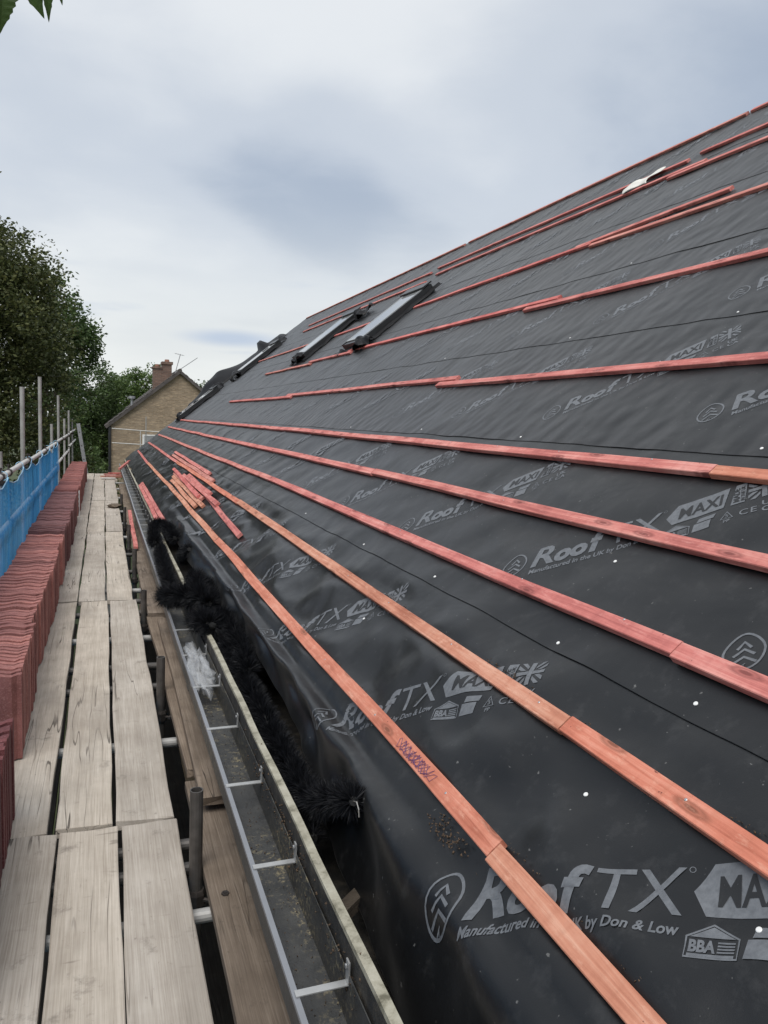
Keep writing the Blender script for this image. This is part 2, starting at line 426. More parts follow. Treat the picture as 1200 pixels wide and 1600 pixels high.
simple('roof_window_grey', (0.03, 0.031, 0.032), 0.35, 0.4, 0.15, 8)
simple('roof_window_pale', (0.42, 0.43, 0.43), 0.35, 0.5, 0.1, 8)
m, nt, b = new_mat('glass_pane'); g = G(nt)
b.inputs['Base Color'].default_value = (0.30, 0.31, 0.315, 1); b.inputs['Roughness'].default_value = 0.06  # pale base stands in for sky reflected in the panes
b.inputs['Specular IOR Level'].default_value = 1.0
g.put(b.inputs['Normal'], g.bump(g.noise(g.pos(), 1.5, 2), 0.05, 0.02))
simple('black_plastic', (0.012, 0.012, 0.013), 0.5, 0, 0.2, 10, 0, 0.2)
simple('white_rag', (0.66, 0.65, 0.6), 0.9)
simple('brown_scrap', (0.13, 0.10, 0.07), 0.9, 0, 0.4, 30)
simple('aluminium', (0.36, 0.37, 0.38), 0.45, 0.5)
simple('bark', (0.075, 0.06, 0.045), 0.95, 0, 0.4, 12, 0.8)

def leaf_mat(name, cols, trans=0.3, rough=0.5):
    m = bpy.data.materials.new(name); m.use_nodes = True; MATS[name] = m
    nt = m.node_tree; nt.nodes.clear(); g = G(nt)
    o = N(g.n, 'ShaderNodeOutputMaterial'); b = N(g.n, 'ShaderNodeBsdfPrincipled'); t = N(g.n, 'ShaderNodeBsdfTranslucent')
    big = g.noise(g.pos(), 0.55, 3)
    f = g.math('ADD', g.math('MULTIPLY', g.island(), 0.5), g.math('MULTIPLY', big, 0.5))
    col = g.ramp(f, [(0.2, cols[0]), (0.5, cols[1]), (0.8, cols[2])])
    g.put(b.inputs['Base Color'], col); b.inputs['Roughness'].default_value = rough
    b.inputs['Specular IOR Level'].default_value = 0.3
    g.put(t.inputs[0], col)
    mx = N(g.n, 'ShaderNodeMixShader'); mx.inputs[0].default_value = trans
    g.l.new(b.outputs[0], mx.inputs[1]); g.l.new(t.outputs[0], mx.inputs[2]); g.l.new(mx.outputs[0], o.inputs[0])
leaf_mat('leaf_dark', ((0.042, 0.055, 0.02), (0.08, 0.098, 0.034), (0.15, 0.155, 0.055)))
leaf_mat('leaf_green', ((0.035, 0.062, 0.02), (0.068, 0.11, 0.035), (0.125, 0.18, 0.058)))
leaf_mat('leaf_fresh', ((0.05, 0.085, 0.025), (0.09, 0.145, 0.04), (0.15, 0.21, 0.062)))
leaf_mat('leaf_near', ((0.05, 0.095, 0.02), (0.06, 0.11, 0.022), (0.07, 0.125, 0.025)), 0.35, 0.4)
m, nt, b = new_mat('garden_ground'); g = G(nt)
p = g.pos(); f = g.noise(p, 0.25, 6, 0.6); f2 = g.noise(p, 4, 6, 0.7)
col = g.ramp(f, [(0.38, (0.035, 0.055, 0.018)), (0.55, (0.06, 0.08, 0.028)), (0.7, (0.10, 0.085, 0.06))])
g.put(b.inputs['Base Color'], g.mix(g.ramp(f2, [(0.4, 0.0), (0.7, 0.5)]), col, (0.04, 0.035, 0.025)))
b.inputs['Roughness'].default_value = 0.95

# ------------------------------------------------------------------ mesh helpers
WLOC = {}
def link(o, parent=None, loc=(0, 0, 0)):
    COL.objects.link(o)
    loc = Vector(loc)
    if parent is not None:
        o.parent = parent
        pm = Matrix.Translation(WLOC[parent.name]) @ parent.rotation_euler.to_matrix().to_4x4()
        o.matrix_parent_inverse = pm.inverted()
        o.location = loc
    else:
        o.location = loc
    WLOC[o.name] = loc
    return o
def tag(o, label=None, cat=None, group=None, kind=None):
    if label: o['label'] = label
    if cat: o['category'] = cat
    if group: o['group'] = group
    if kind: o['kind'] = kind
    elif cat: o['kind'] = 'thing'
    return o
def empty(name, loc, label, cat, group=None):
    o = bpy.data.objects.new(name, None); o.empty_display_size = 0.1
    link(o, None, loc)
    return tag(o, label, cat, group)
class MB:
    def __init__(s): s.v = []; s.f = []; s.mi = []; s.cur = 0
    def add(s, vs, fs):
        b = len(s.v); s.v += [tuple(v) for v in vs]
        for f in fs: s.f.append(tuple(i + b for i in f)); s.mi.append(s.cur)
    def box(s, lo, hi, mat=None):
        x0, y0, z0 = lo; x1, y1, z1 = hi
        vs = [Vector(p) for p in ((x0, y0, z0), (x1, y0, z0), (x1, y1, z0), (x0, y1, z0), (x0, y0, z1), (x1, y0, z1), (x1, y1, z1), (x0, y1, z1))]
        if mat is not None: vs = [mat @ v for v in vs]
        s.add(vs, [(0, 3, 2, 1), (4, 5, 6, 7), (0, 1, 5, 4), (1, 2, 6, 5), (2, 3, 7, 6), (3, 0, 4, 7)])
    def bar(s, p0, p1, w, t, up=(0, 0, 1)):
        """box along p0-p1, w wide, t thick (along up)"""
        p0 = Vector(p0); p1 = Vector(p1); d = (p1 - p0); L = d.length; d.normalize()
        side = d.cross(Vector(up)).normalized(); u = side.cross(d)
        M = Matrix(((d.x, side.x, u.x, p0.x), (d.y, side.y, u.y, p0.y), (d.z, side.z, u.z, p0.z), (0, 0, 0, 1)))
        s.box((0, -w / 2, -t / 2), (L, w / 2, t / 2), M)
    def tube(s, pts, r, seg=12, caps=True, shade_plug=None):
        pts = [Vector(p) for p in pts]
        rr = r if isinstance(r, (list, tuple)) else [r] * len(pts)
        rings = []
        prev = None
        for i, p in enumerate(pts):
            d = (pts[min(i + 1, len(pts) - 1)] - pts[max(i - 1, 0)]).normalized()
            a = prev if prev is not None else (Vector((0, 0, 1)) if abs(d.z) < 0.9 else Vector((1, 0, 0)))
            a = (a - d * a.dot(d)).normalized(); prev = a; c = d.cross(a)
            rings.append([p + (a * math.cos(2 * math.pi * k / seg) + c * math.sin(2 * math.pi * k / seg)) * rr[i] for k in range(seg)])
        vs = [v for r_ in rings for v in r_]; fs = []
        for i in range(len(pts) - 1):
            for k in range(seg):
                a, b_ = i * seg + k, i * seg + (k + 1) % seg
                fs.append((a, b_, b_ + seg, a + seg))
        if caps:
            fs.append(tuple(reversed(range(seg)))); n = (len(pts) - 1) * seg
            fs.append(tuple(range(n, n + seg)))
        s.add(vs, fs)
    def build(s, name, mats, parent=None, origin=None, smooth=False):
        if isinstance(mats, str): mats = [mats]
        A = np.array(s.v, dtype=float)
        if origin is None:
            origin = Vector(((A[:, 0].min() + A[:, 0].max()) / 2, (A[:, 1].min() + A[:, 1].max()) / 2, A[:, 2].min()))
        origin = Vector(origin)
        me = bpy.data.meshes.new(name)
        me.from_pydata([(v[0] - origin.x, v[1] - origin.y, v[2] - origin.z) for v in s.v], [], s.f)
        for mm in mats: me.materials.append(MATS[mm])
        if len(mats) > 1: me.polygons.foreach_set('material_index', s.mi)
        if smooth: me.polygons.foreach_set('use_smooth', [True] * len(me.polygons))
        me.update()
        o = bpy.data.objects.new(name, me)
        return link(o, parent, origin)
def grid_mesh(P, flip=False):
    """P: array (m, n, 3) -> verts, quads"""
    m_, n_ = P.shape[:2]
    idx = np.arange(m_ * n_).reshape(m_, n_)
    q = np.stack([idx[:-1, :-1], idx[1:, :-1], idx[1:, 1:], idx[:-1, 1:]], -1).reshape(-1, 4)
    if flip: q = q[:, ::-1]
    return P.reshape(-1, 3), q
def np_obj(name, V, F, mat, parent=None, origin=(0, 0, 0), smooth=True):
    V = np.asarray(V, dtype=np.float64) - np.array(origin)
    F = np.asarray(F)
    me = bpy.data.meshes.new(name)
    k = F.shape[1]
    me.vertices.add(len(V)); me.vertices.foreach_set('co', V.astype(np.float32).ravel())
    me.loops.add(F.size); me.loops.foreach_set('vertex_index', F.astype(np.int32).ravel())
    me.polygons.add(len(F)); me.polygons.foreach_set('loop_start', np.arange(0, F.size, k, dtype=np.int32))
    me.polygons.foreach_set('loop_total', np.full(len(F), k, dtype=np.int32))
    for mm in ([mat] if isinstance(mat, str) else mat): me.materials.append(MATS[mm])
    if smooth: me.polygons.foreach_set('use_smooth', np.ones(len(F), dtype=bool))
    me.update(calc_edges=True)
    o = bpy.data.objects.new(name, me)
    return link(o, parent, origin)
ORD = ['nearest', 'second', 'third', 'fourth', 'fifth', 'sixth', 'seventh', 'eighth', 'ninth', 'tenth', 'eleventh', 'twelfth']

# smooth value noise on a lattice (numpy)
_LAT = nrng.random((256, 256)) * 2 - 1
def vnoise(x, y):
    xi = np.floor(x).astype(int); yi = np.floor(y).astype(int); fx = x - xi; fy = y - yi
    fx = fx * fx * fx * (fx * (fx * 6 - 15) + 10); fy = fy * fy * fy * (fy * (fy * 6 - 15) + 10)
    a = _LAT[xi % 256, yi % 256]; b_ = _LAT[(xi + 1) % 256, yi % 256]; c = _LAT[xi % 256, (yi + 1) % 256]; d = _LAT[(xi + 1) % 256, (yi + 1) % 256]
    return (a * (1 - fx) + b_ * fx) * (1 - fy) + (c * (1 - fx) + d * fx) * fy

# ------------------------------------------------------------------ roof frame of reference
A_R = math.radians(40.0); D_R = 1.35
UP = np.array([math.cos(A_R), 0, math.sin(A_R)]); NV = np.array([-math.sin(A_R), 0, math.cos(A_R)])
BASE = np.array([0, 0, H_CAM]) - D_R * NV
YV = np.array([0, 1.0, 0])
def rp(y, s, n=0.0):
    return Vector(BASE + s * UP + y * YV + n * NV)
S_RIDGE = 6.36
Y0, Y1 = -1.6, 22.9
BAT_S = [0.03, 0.39, 0.74, 1.08, 1.43, 2.11, 3.12, 4.12, 5.25, 5.62]
LAPS = [-0.37, 0.57, 1.52, 2.49, 3.45, 4.45, 5.42, 6.36]

# bottom sheet: edge of the drape below the lowest batten
S_F = -0.035
_ey = np.array([-2.0, 0.8, 1.5, 1.9, 2.3, 2.7, 3.2, 4.2, 6.0, 8.5, 10.0, 23.5])
_ex = np.array([0.675, 0.675, 0.675, 0.69, 0.72, 0.75, 0.765, 0.765, 0.70, 0.66, 0.61, 0.60])
_ez = np.array([0.06, 0.09, 0.16, 0.21, 0.26, 0.32, 0.38, 0.41, 0.43, 0.40, 0.385, 0.385])
def relief(y, s):
    """height of the membrane above the roof plane (arrays)"""
    low = np.clip((0.62 - s) / 0.25, 0, 1); mid = np.clip((1.6 - s) / 0.4, 0, 1)
    amp = 0.0045 + 0.004 * mid + 0.013 * low
    h = amp * (vnoise(y * 1.9 + 3, s * 3.1 + 5) + 0.6 * vnoise(y * 4.6 + s * 3.0, s * 5.0 + 9) + 0.25 * vnoise(y * 9 + 1, s * 11 - y * 5))
    # pulled folds running obliquely across the loose bottom sheet
    fold = np.sin(9.0 * s - 3.1 * y + 1.8 * vnoise(y * 0.9, s * 1.5))
    h += 0.011 * low * np.maximum(fold, 0) ** 3
    rn = vnoise(y * 1.5 + 0.8 * s + 40, s * 3.4 - y * 0.9 + 11); h += (0.003 + 0.013 * low) * np.exp(-(rn * 5.0) ** 2) * np.clip(vnoise(y * 0.7 + 9, s * 1.3 + 2) + 0.35, 0, 1)
    h -= 0.006 * mid * (0.5 - 0.5 * np.cos(2 * np.pi * y / 0.6))     # sag between rafters
    h -= 0.0025 * (1 - mid) * (0.5 - 0.5 * np.cos(2 * np.pi * y / 0.6))
    k = np.ones_like(h)
    for b_ in BAT_S: k *= 1 - 0.85 * np.exp(-((s - b_) / 0.045) ** 2)
    return h * k
def surf(y, s, strip):
    """points of membrane sheet `strip` at arrays y, s"""
    y = np.asarray(y, float); s = np.asarray(s, float)
    h = relief(y, s)
    s0 = LAPS[strip]
    if strip > 0:
        t = (s - s0) / 0.10
        lift = 0.0016 + 0.0022 * np.clip(vnoise(y * 2.3, strip * 7.0 + s * 0), 0, 1)
        h = h + np.where(t < 1, lift * (1 - np.clip(t, 0, 1) * 0.7), lift * 0.3)
    if strip + 1 < len(LAPS) and strip < 6:
        h = h - 0.002 * np.clip((s - LAPS[strip + 1] + 0.03) / 0.03, 0, 1)
    # tape at y ends: nothing
    P = BASE + s[..., None] * UP + y[..., None] * YV + h[..., None] * NV
    if strip == 0:
        t = np.clip((S_F - s) / (S_F - s0), 0, 1)
        ex = np.interp(y, _ey, _ex) + 0.012 * vnoise(y * 1.7, y * 0 + 2); ez = np.interp(y, _ey, _ez) + 0.02 * vnoise(y * 1.3, y * 0 + 8)
        A = BASE + S_F * UP + y[..., None] * YV + (relief(y, np.full_like(y, S_F)))[..., None] * NV
        E_ = np.stack([ex, y, ez], -1)
        far = np.clip((y - 7) / 3, 0, 1)[..., None]
        c1 = A - UP * 0.15 * (1 - 0.3 * far) + NV * 0.02 * (1 - far)
        c2 = E_ + (np.array([0.03, 0, 0.16]) * (1 - far) + np.array([0.05, 0, 0.05]) * far)
        T = t[..., None]
        B = (1 - T) ** 3 * A + 3 * (1 - T) ** 2 * T * c1 + 3 * (1 - T) * T ** 2 * c2 + T ** 3 * E_
        roll = (0.034 + 0.014 * vnoise(y * 1.1, y * 0 + 5)) * np.exp(-((t - 0.30 - 0.05 * vnoise(y * 0.8, y * 0 + 3)) / 0.13) ** 2) - 0.016 * np.exp(-((t - 0.09) / 0.07) ** 2) - 0.012 * np.exp(-((t - 0.62) / 0.15) ** 2)
        B = B + (roll * (1 - far[..., 0]) * (0.45 + 0.55 * np.clip((y - 1.7) / 0.5, 0, 1)))[..., None] * NV
        wob = (0.020 * vnoise(y * 2.4 + 1.5 * t, t * 1.6 + 4) + 0.008 * vnoise(y * 6.0, t * 2 + 1)) * np.clip(t * 3, 0, 1)
        B[..., 0] -= wob; B[..., 2] += 0.4 * wob
        P = np.where((s < S_F)[..., None], B, P)
    return P
def surf_n(y, s, strip):
    e = 2e-3
    P = surf(y, s, strip); a = surf(y + e, s, strip) - P; c = surf(y, s + e, strip) - P
    n = np.cross(c, a); n /= np.linalg.norm(n, axis=-1, keepdims=True) + 1e-12
    return P, n

# ------------------------------------------------------------------ ground
GZ = -4.7
mb = MB(); mb.add([(-900, -900, GZ), (900, -900, GZ), (900, 900, GZ), (-900, 900, GZ)], [(0, 1, 2, 3)])
tag(mb.build('ground', 'garden_ground', origin=(0, 0, GZ)), 'grass and soil of the gardens below the scaffold', kind='structure')

# ------------------------------------------------------------------ house under the roof
house = empty('reroofed_house', (4, 10, GZ), 'house being reroofed, its eaves stripped open behind the gutter', 'house')
xr = BASE[0] + S_RIDGE * UP[0]; zr = BASE[2] + S_RIDGE * UP[2]
mb = MB(); mb.box((0.98, Y0, GZ), (1.06, 22.6, 0.30)); mb.build('wall', 'house_brick', house)
mb = MB()
gv = [(1.07, 22.35, GZ), (2 * xr - 1.07, 22.35, GZ), (2 * xr - 1.07, 22.35, 0.30), (xr, 22.35, zr - 0.25), (1.07, 22.35, 0.30)]
mb.add(gv + [(x, 22.6, z) for x, y, z in gv], [(0, 1, 2, 3, 4), (9, 8, 7, 6, 5)] + [(i, (i + 5), 5 + (i + 1) % 5, (i + 1) % 5) for i in range(5)])
mb.build('gable_wall', 'house_brick', house)
mb = MB(); mb.box((2 * xr - 1.06, Y0, GZ), (2 * xr - 0.8, 22.6, 0.30)); mb.build('wall', 'house_brick', house)
mb = MB(); mb.box((0.605, Y0, 0.085), (0.979, 22.6, 0.10)); mb.build('soffit', 'fascia_black', house)
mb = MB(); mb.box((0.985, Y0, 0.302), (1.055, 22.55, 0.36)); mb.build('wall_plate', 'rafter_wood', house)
mb = MB(); mb.box((1.3, Y0, 0.02), (2 * xr - 1.3, 22.3, 0.12)); mb.build('loft_floor', 'brown_board', house)
fas = MB(); fas.box((0.578, Y0, 0.05), (0.602, 22.7, 0.362)); fo = fas.build('fascia_board', 'fascia_black', house)
# pale weathered top edge of the fascia, slightly uneven
n = 160; ys = np.linspace(Y0, 22.7, n)
mb = MB(); vs = []; fs = []
for i, y in enumerate(ys):
    dz = 0.004 * float(vnoise(np.array(y * 2.0), np.array(3.0))); dx = 0.003 * float(vnoise(np.array(y * 3.0), np.array(6.0)))
    vs += [(0.576 + dx, y, 0.3625), (0.577 + dx, y, 0.374 + dz), (0.602 + dx, y, 0.376 + dz), (0.604 + dx, y, 0.3625)]
    if i:
        for k in range(4): fs.append(((i - 1) * 4 + k, (i - 1) * 4 + (k + 1) % 4, i * 4 + (k + 1) % 4, i * 4 + k))
fs += [(0, 3, 2, 1), tuple((n - 1) * 4 + k for k in (0, 1, 2, 3))]
mb.add(vs, fs); mb.build('fascia_top_edge', 'fascia_edge', fo)
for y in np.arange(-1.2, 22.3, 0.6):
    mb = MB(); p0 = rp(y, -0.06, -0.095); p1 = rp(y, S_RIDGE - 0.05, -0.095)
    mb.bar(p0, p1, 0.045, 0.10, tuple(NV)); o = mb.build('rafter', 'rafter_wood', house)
for y in (2.02, 4.55):    # short sprockets and noggins showing in the open eaves
    mb = MB(); mb.bar((0.61, y - 0.05, 0.21), (0.74, y + 0.04, 0.23), 0.04, 0.04); mb.build('sprocket', 'shaded_board', house)

# ------------------------------------------------------------------ membrane sheets
MEMB = []
memb_labels = ['lowest black membrane sheet, loose and curling over the open eaves', 'second black membrane sheet up from the eaves, under three red battens',
    'third black membrane sheet up, between the fifth and sixth battens', 'fourth black membrane sheet up, running under the lower ends of the roof windows',
    'fifth black membrane sheet up, beside the upper ends of the roof windows', 'sixth black membrane sheet up, crossed by the white rag and loose battens', 'topmost black membrane sheet just below the ridge batten']
def ysamples(y0, y1):
    ys_ = [y0]
    while ys_[-1] < y1: ys_.append(ys_[-1] + (0.022 if ys_[-1] < 5 else 0.045 if ys_[-1] < 10 else 0.10))
    ys_[-1] = y1
    return np.array(ys_)
for k in range(7):
    s0 = LAPS[k]; s1 = LAPS[k + 1] + (0.10 if k < 6 else 0.0)
    ys = ysamples(Y0 + (0.05 * k if k else 0), Y1 + 0.05 * math.sin(k * 2.1))
    if k == 0: ss = np.concatenate([[s0, s0 + 0.003], np.linspace(s0 + 0.012, S_F, 22)[:-1], np.linspace(S_F, s1, 30)])
    else: ss = np.concatenate([[s0, s0 + 0.002], np.linspace(s0 + 0.008, s0 + 0.05, 4)[:-1], np.linspace(s0 + 0.05, s1, 36)])
    YY, SS = np.meshgrid(ys, ss, indexing='ij')
    P = surf(YY, SS, k)
    V, F = grid_mesh(P, flip=True)
    o = np_obj('roof_membrane', V, F, 'black_membrane' if k < 2 else 'rippled_membrane', None, tuple(rp(2.0, max(s0, 0.0))))
    so = o.modifiers.new('thickness', 'SOLIDIFY'); so.thickness = 0.0012; so.offset = -1
    tag(o, memb_labels[k], 'roof membrane', 'overlapping membrane sheets on the roof slope')
    MEMB.append(o)
# far slope beyond the ridge
mb = MB(); pr = rp(Y0, S_RIDGE, 0.0); pr1 = rp(Y1, S_RIDGE, 0.0)
mb.add([pr, pr1, (2 * xr - 0.6, Y1, 0.36), (2 * xr - 0.6, Y0, 0.36)], [(0, 1, 2, 3)])
o = mb.build('roof_membrane', 'black_membrane'); so = o.modifiers.new('thickness', 'SOLIDIFY'); so.thickness = 0.003; so.offset = -1
tag(o, 'black membrane over the hidden far slope behind the ridge', 'roof membrane')

# ------------------------------------------------------------------ printed marks on the membrane
def text2d(body, size, x, y, shear=0.0, offset=0.0, spacing=1.0, width=None, rot=0.0, res=3):
    cu = bpy.data.curves.new('lettering', 'FONT'); cu.body = body; cu.size = size; cu.shear = shear; cu.offset = offset
    cu.space_character = spacing; cu.resolution_u = res; cu.fill_mode = 'FRONT'
    ob = bpy.data.objects.new('lettering', cu); COL.objects.link(ob)
    dg = bpy.context.evaluated_depsgraph_get(); dg.update()
    me = ob.evaluated_get(dg).to_mesh()
    V = np.array([(v.co.x, v.co.y) for v in me.vertices]); T = [tuple(p.vertices) for p in me.polygons]
    ob.evaluated_get(dg).to_mesh_clear(); bpy.data.objects.remove(ob); bpy.data.curves.remove(cu)
    if width: V[:, 0] *= width / (V[:, 0].max() - V[:, 0].min())
    if rot:
        c, s_ = math.cos(rot), math.sin(rot); V = np.stack([V[:, 0] * c - V[:, 1] * s_, V[:, 0] * s_ + V[:, 1] * c], 1)
    V[:, 0] += x; V[:, 1] += y
    return V, T
class Flat:
    def __init__(s): s.v = []; s.f = []; s.m = []; s.z = []
    def put(s, V, T, mat=0, z=0.0):
        b_ = len(s.v); s.v += [tuple(p) for p in V]; s.z += [z] * len(V)
        for t in T: s.f.append(tuple(i + b_ for i in t)); s.m.append(mat)
    def poly(s, pts, mat=0, z=0.0): s.put(pts, [tuple(range(len(pts)))], mat, z)
    def rect(s, x0, y0, x1, y1, mat=0, z=0.0, sh=0.0): s.poly([(x0 + sh * y0, y0), (x1 + sh * y0, y0), (x1 + sh * y1, y1), (x0 + sh * y1, y1)], mat, z)
    def stroke(s, pts, w, closed=False, mat=0, z=0.0):
        n_ = len(pts); segs = n_ if closed else n_ - 1
        P = [Vector(p).to_2d() if len(p) > 2 else Vector(p) for p in pts]; L, R_ = [], []
        for i in range(n_):
            a = P[(i - 1) % n_] if (closed or i) else P[i]; c = P[(i + 1) % n_] if (closed or i < n_ - 1) else P[i]
            d = (c - a).normalized(); nn = Vector((-d.y, d.x)) * w / 2
            L.append(tuple(P[i] + nn)); R_.append(tuple(P[i] - nn))
        s.put(L + R_, [(i, n_ + i, n_ + (i + 1) % n_, (i + 1) % n_) for i in range(segs)], mat, z)
def make_mark(full=True):
    F_ = Flat()
    # pointed oval with chevrons
    ov = []
    for k in range(28):
        a = 2 * math.pi * k / 28; x = 0.052 * math.sin(a); y = 0.064 * math.cos(a)
        x *= 1.0 - 0.28 * max(0, math.cos(a)) ** 1.5
        ov.append((x + 0.02 * y, y + 0.047))
    F_.stroke(ov, 0.0065, True)
    for j, (yy, w) in enumerate(((0.074, 0.018), (0.048, 0.027), (0.020, 0.031))):
        F_.stroke([(-w, yy - 0.016), (0, yy + 0.008), (w, yy - 0.016)], 0.0085)
    F_.stroke([(-0.012, -0.012), (0.004, 0.002), (-0.002, -0.012)], 0.005)
    V, T = text2d('R', 0.155, 0.075, 0.0, 0.14, 0.0038, width=0.098); F_.put(V, T)
    V, T = text2d('oo', 0.118, 0.177, 0.0, 0.14, 0.006, width=0.135); F_.put(V, T)
    V, T = text2d('f', 0.145, 0.318, 0.0, 0.16, 0.006, width=0.062); F_.put(V, T)
    F_.rect(0.392, 0.090, 0.478, 0.102); F_.rect(0.428, 0.0, 0.443, 0.0898)
    F_.poly([(0.487, 0.102), (0.505, 0.102), (0.585, 0.0), (0.567, 0.0)])
    F_.poly([(0.570, 0.102), (0.586, 0.102), (0.497, 0.0), (0.480, 0.0)], 0, 0.0001)
    F_.stroke([(0.597 + 0.006 * math.cos(a), 0.098 + 0.006 * math.sin(a)) for a in np.linspace(0, 6.0, 10)], 0.0016, True)
    # arrow-ended band with the word knocked out
    F_.poly([(0.603, 0.052), (0.628, 0.004), (0.800, 0.004), (0.818, 0.108), (0.642, 0.108)])
    V, T = text2d('MAXI', 0.082, 0.645, 0.026, 0.10, 0.0016, width=0.150); F_.put(V, T, 1, 0.0012)
    # vertical panel and flag
    F_.poly([(0.822, 0.004), (0.866, 0.004), (0.872, 0.108), (0.838, 0.108)])
    if full:
        V, T = text2d('MADE', 0.028, 0.850, 0.012, 0, 0.0006, rot=math.pi / 2, width=None); F_.put(V, T, 1, 0.0012)
        V, T = text2d('IN THE UK', 0.017, 0.866, 0.012, 0, 0.0004, rot=math.pi / 2); F_.put(V, T, 1, 0.0012)
    x0, x1, y0, y1 = 0.876, 0.975, 0.004, 0.108; xm, ym = (x0 + x1) / 2, (y0 + y1) / 2
    F_.rect(xm - 0.008, y0, xm + 0.008, y1); F_.rect(x0, ym - 0.008, xm - 0.0085, ym + 0.008); F_.rect(xm + 0.0085, ym - 0.008, x1, ym + 0.008)
    for sx in (-1, 1):
        for sy in (-1, 1):
            ax, ay = xm + sx * 0.013, ym + sy * 0.013; bx_, by_ = xm + sx * 0.0495, ym + sy * 0.052
            F_.poly([(ax + sx * 0.006, ay), (bx_, by_ - sy * 0.010), (bx_, by_ - sy * 0.027), (ax + sx * 0.022, ay)][::sx * sy])
            F_.poly([(ax, ay + sy * 0.006), (ax, ay + sy * 0.02), (bx_ - sx * 0.022, by_), (bx_ - sx * 0.006, by_)][::-sx * sy])
    if full:
        V, T = text2d('Manufactured in the UK by Don & Low', 0.033, 0.082, -0.040, 0.10, 0.0008, width=0.50); F_.put(V, T)
    else:
        F_.rect(0.082, -0.036, 0.582, -0.022)
    # approval house, package, recycling triangle, marks
    F_.stroke([(0.598, -0.038), (0.645, -0.012), (0.692, -0.038), (0.692, -0.080), (0.598, -0.080)], 0.004, True)
    F_.poly([(0.604, -0.038), (0.645, -0.016), (0.686, -0.038)])
    if full:
        V, T = text2d('BBA', 0.034, 0.603, -0.068, 0, 0.0014, width=0.048); F_.put(V, T, 0, 0.0002)
        for j in range(4): F_.rect(0.655, -0.068 + j * 0.0065, 0.686, -0.0645 + j * 0.0065)
        F_.rect(0.603, -0.078, 0.686, -0.072)
    F_.poly([(0.715, -0.034), (0.722, -0.014), (0.778, -0.014), (0.771, -0.034)]); F_.rect(0.712, -0.078, 0.768, -0.038, 0, 0.0, 0.12)
    F_.stroke([(0.795, -0.062), (0.832, -0.062), (0.814, -0.026)], 0.005, True)
    if full:
        V, T = text2d('5', 0.024, 0.808, -0.056, 0, 0.0004); F_.put(V, T)
        V, T = text2d('PP', 0.020, 0.803, -0.082, 0, 0.0004); F_.put(V, T)
        V, T = text2d('CE', 0.040, 0.850, -0.066, 0, 0.0004, 1.2, width=0.052); F_.put(V, T)
        V, T = text2d('UK', 0.034, 0.917, -0.042, 0, 0.0010, width=0.05); F_.put(V, T)
        V, T = text2d('CA', 0.034, 0.917, -0.074, 0, 0.0010, width=0.05); F_.put(V, T)
    # break up long edges so that the print follows the folds
    bm = bmesh.new(); vv = [bm.verts.new((p[0], p[1], z)) for p, z in zip(F_.v, F_.z)]; bm.verts.ensure_lookup_table()
    for t, mi in zip(F_.f, F_.m):
        try: f = bm.faces.new([vv[i] for i in t]); f.material_index = mi
        except ValueError: pass
    bmesh.ops.triangulate(bm, faces=bm.faces[:])
    lim = 0.022 if full else 0.10
    for _ in range(4 if full else 1):
        es = [e for e in bm.edges if e.calc_length() > lim]
        if not es: break
        bmesh.ops.subdivide_edges(bm, edges=es, cuts=1)
        bmesh.ops.triangulate(bm, faces=bm.faces[:])
    bm.verts.index_update()
    V = np.array([v.co[:] for v in bm.verts]); T = np.array([[l.index for l in f.verts] for f in bm.faces]); MI = np.array([f.material_index for f in bm.faces])
    bm.free()
    return V, T, MI
MARK_FULL = make_mark(True); MARK_LOW = make_mark(False)
E1 = np.array([-0.785, 0.62]); E2 = np.array([0.62, 0.785])     # baseline and up, in (y, s)
starts = {0: (1.53, -0.155), 1: (1.39, 0.765), 2: (2.36, 1.72), 3: (3.03, 2.68), 4: (3.5, 3.66), 5: (4.4, 4.65), 6: (4.9, 5.60)}
for k in range(7):
    y_s, s_s = starts[k]; pitch = 1.125
    ylist = [y_s + j * pitch for j in range(-3, 20)]
    for yk in ylist:
        if yk < -0.2 or yk > Y1 - 0.1: continue
        V, T, MI = MARK_FULL if yk < 6.5 else MARK_LOW
        c = V[:, :2]
        yy = yk + c[:, 0] * E1[0] + c[:, 1] * E2[0]; ss = s_s + c[:, 0] * E1[1] + c[:, 1] * E2[1]
        keep_hi = LAPS[k + 1] - 0.004
        ok = (ss < keep_hi) & (ss > LAPS[k] + 0.004) & (yy < Y1 - 0.02) & (yy > Y0 + 0.1)
        Tm = ok[T].all(1)
        if Tm.sum() < 5: continue
        T2 = T[Tm]; used = np.unique(T2); remap = -np.ones(len(V), int); remap[used] = np.arange(len(used))
        P, nn = surf_n(yy[used], ss[used], k)
        P = P + nn * (0.0011 + (0.0 if yk < 6.5 else 0.003) + V[used, 2])[:, None]
        o = np_obj('printed_mark', P, remap[T2], ['print_ink', 'print_ground'], MEMB[k], tuple(P.mean(0)))
        o.data.polygons.foreach_set('material_index', MI[Tm].astype(np.int32))
tag(MEMB[0], None)

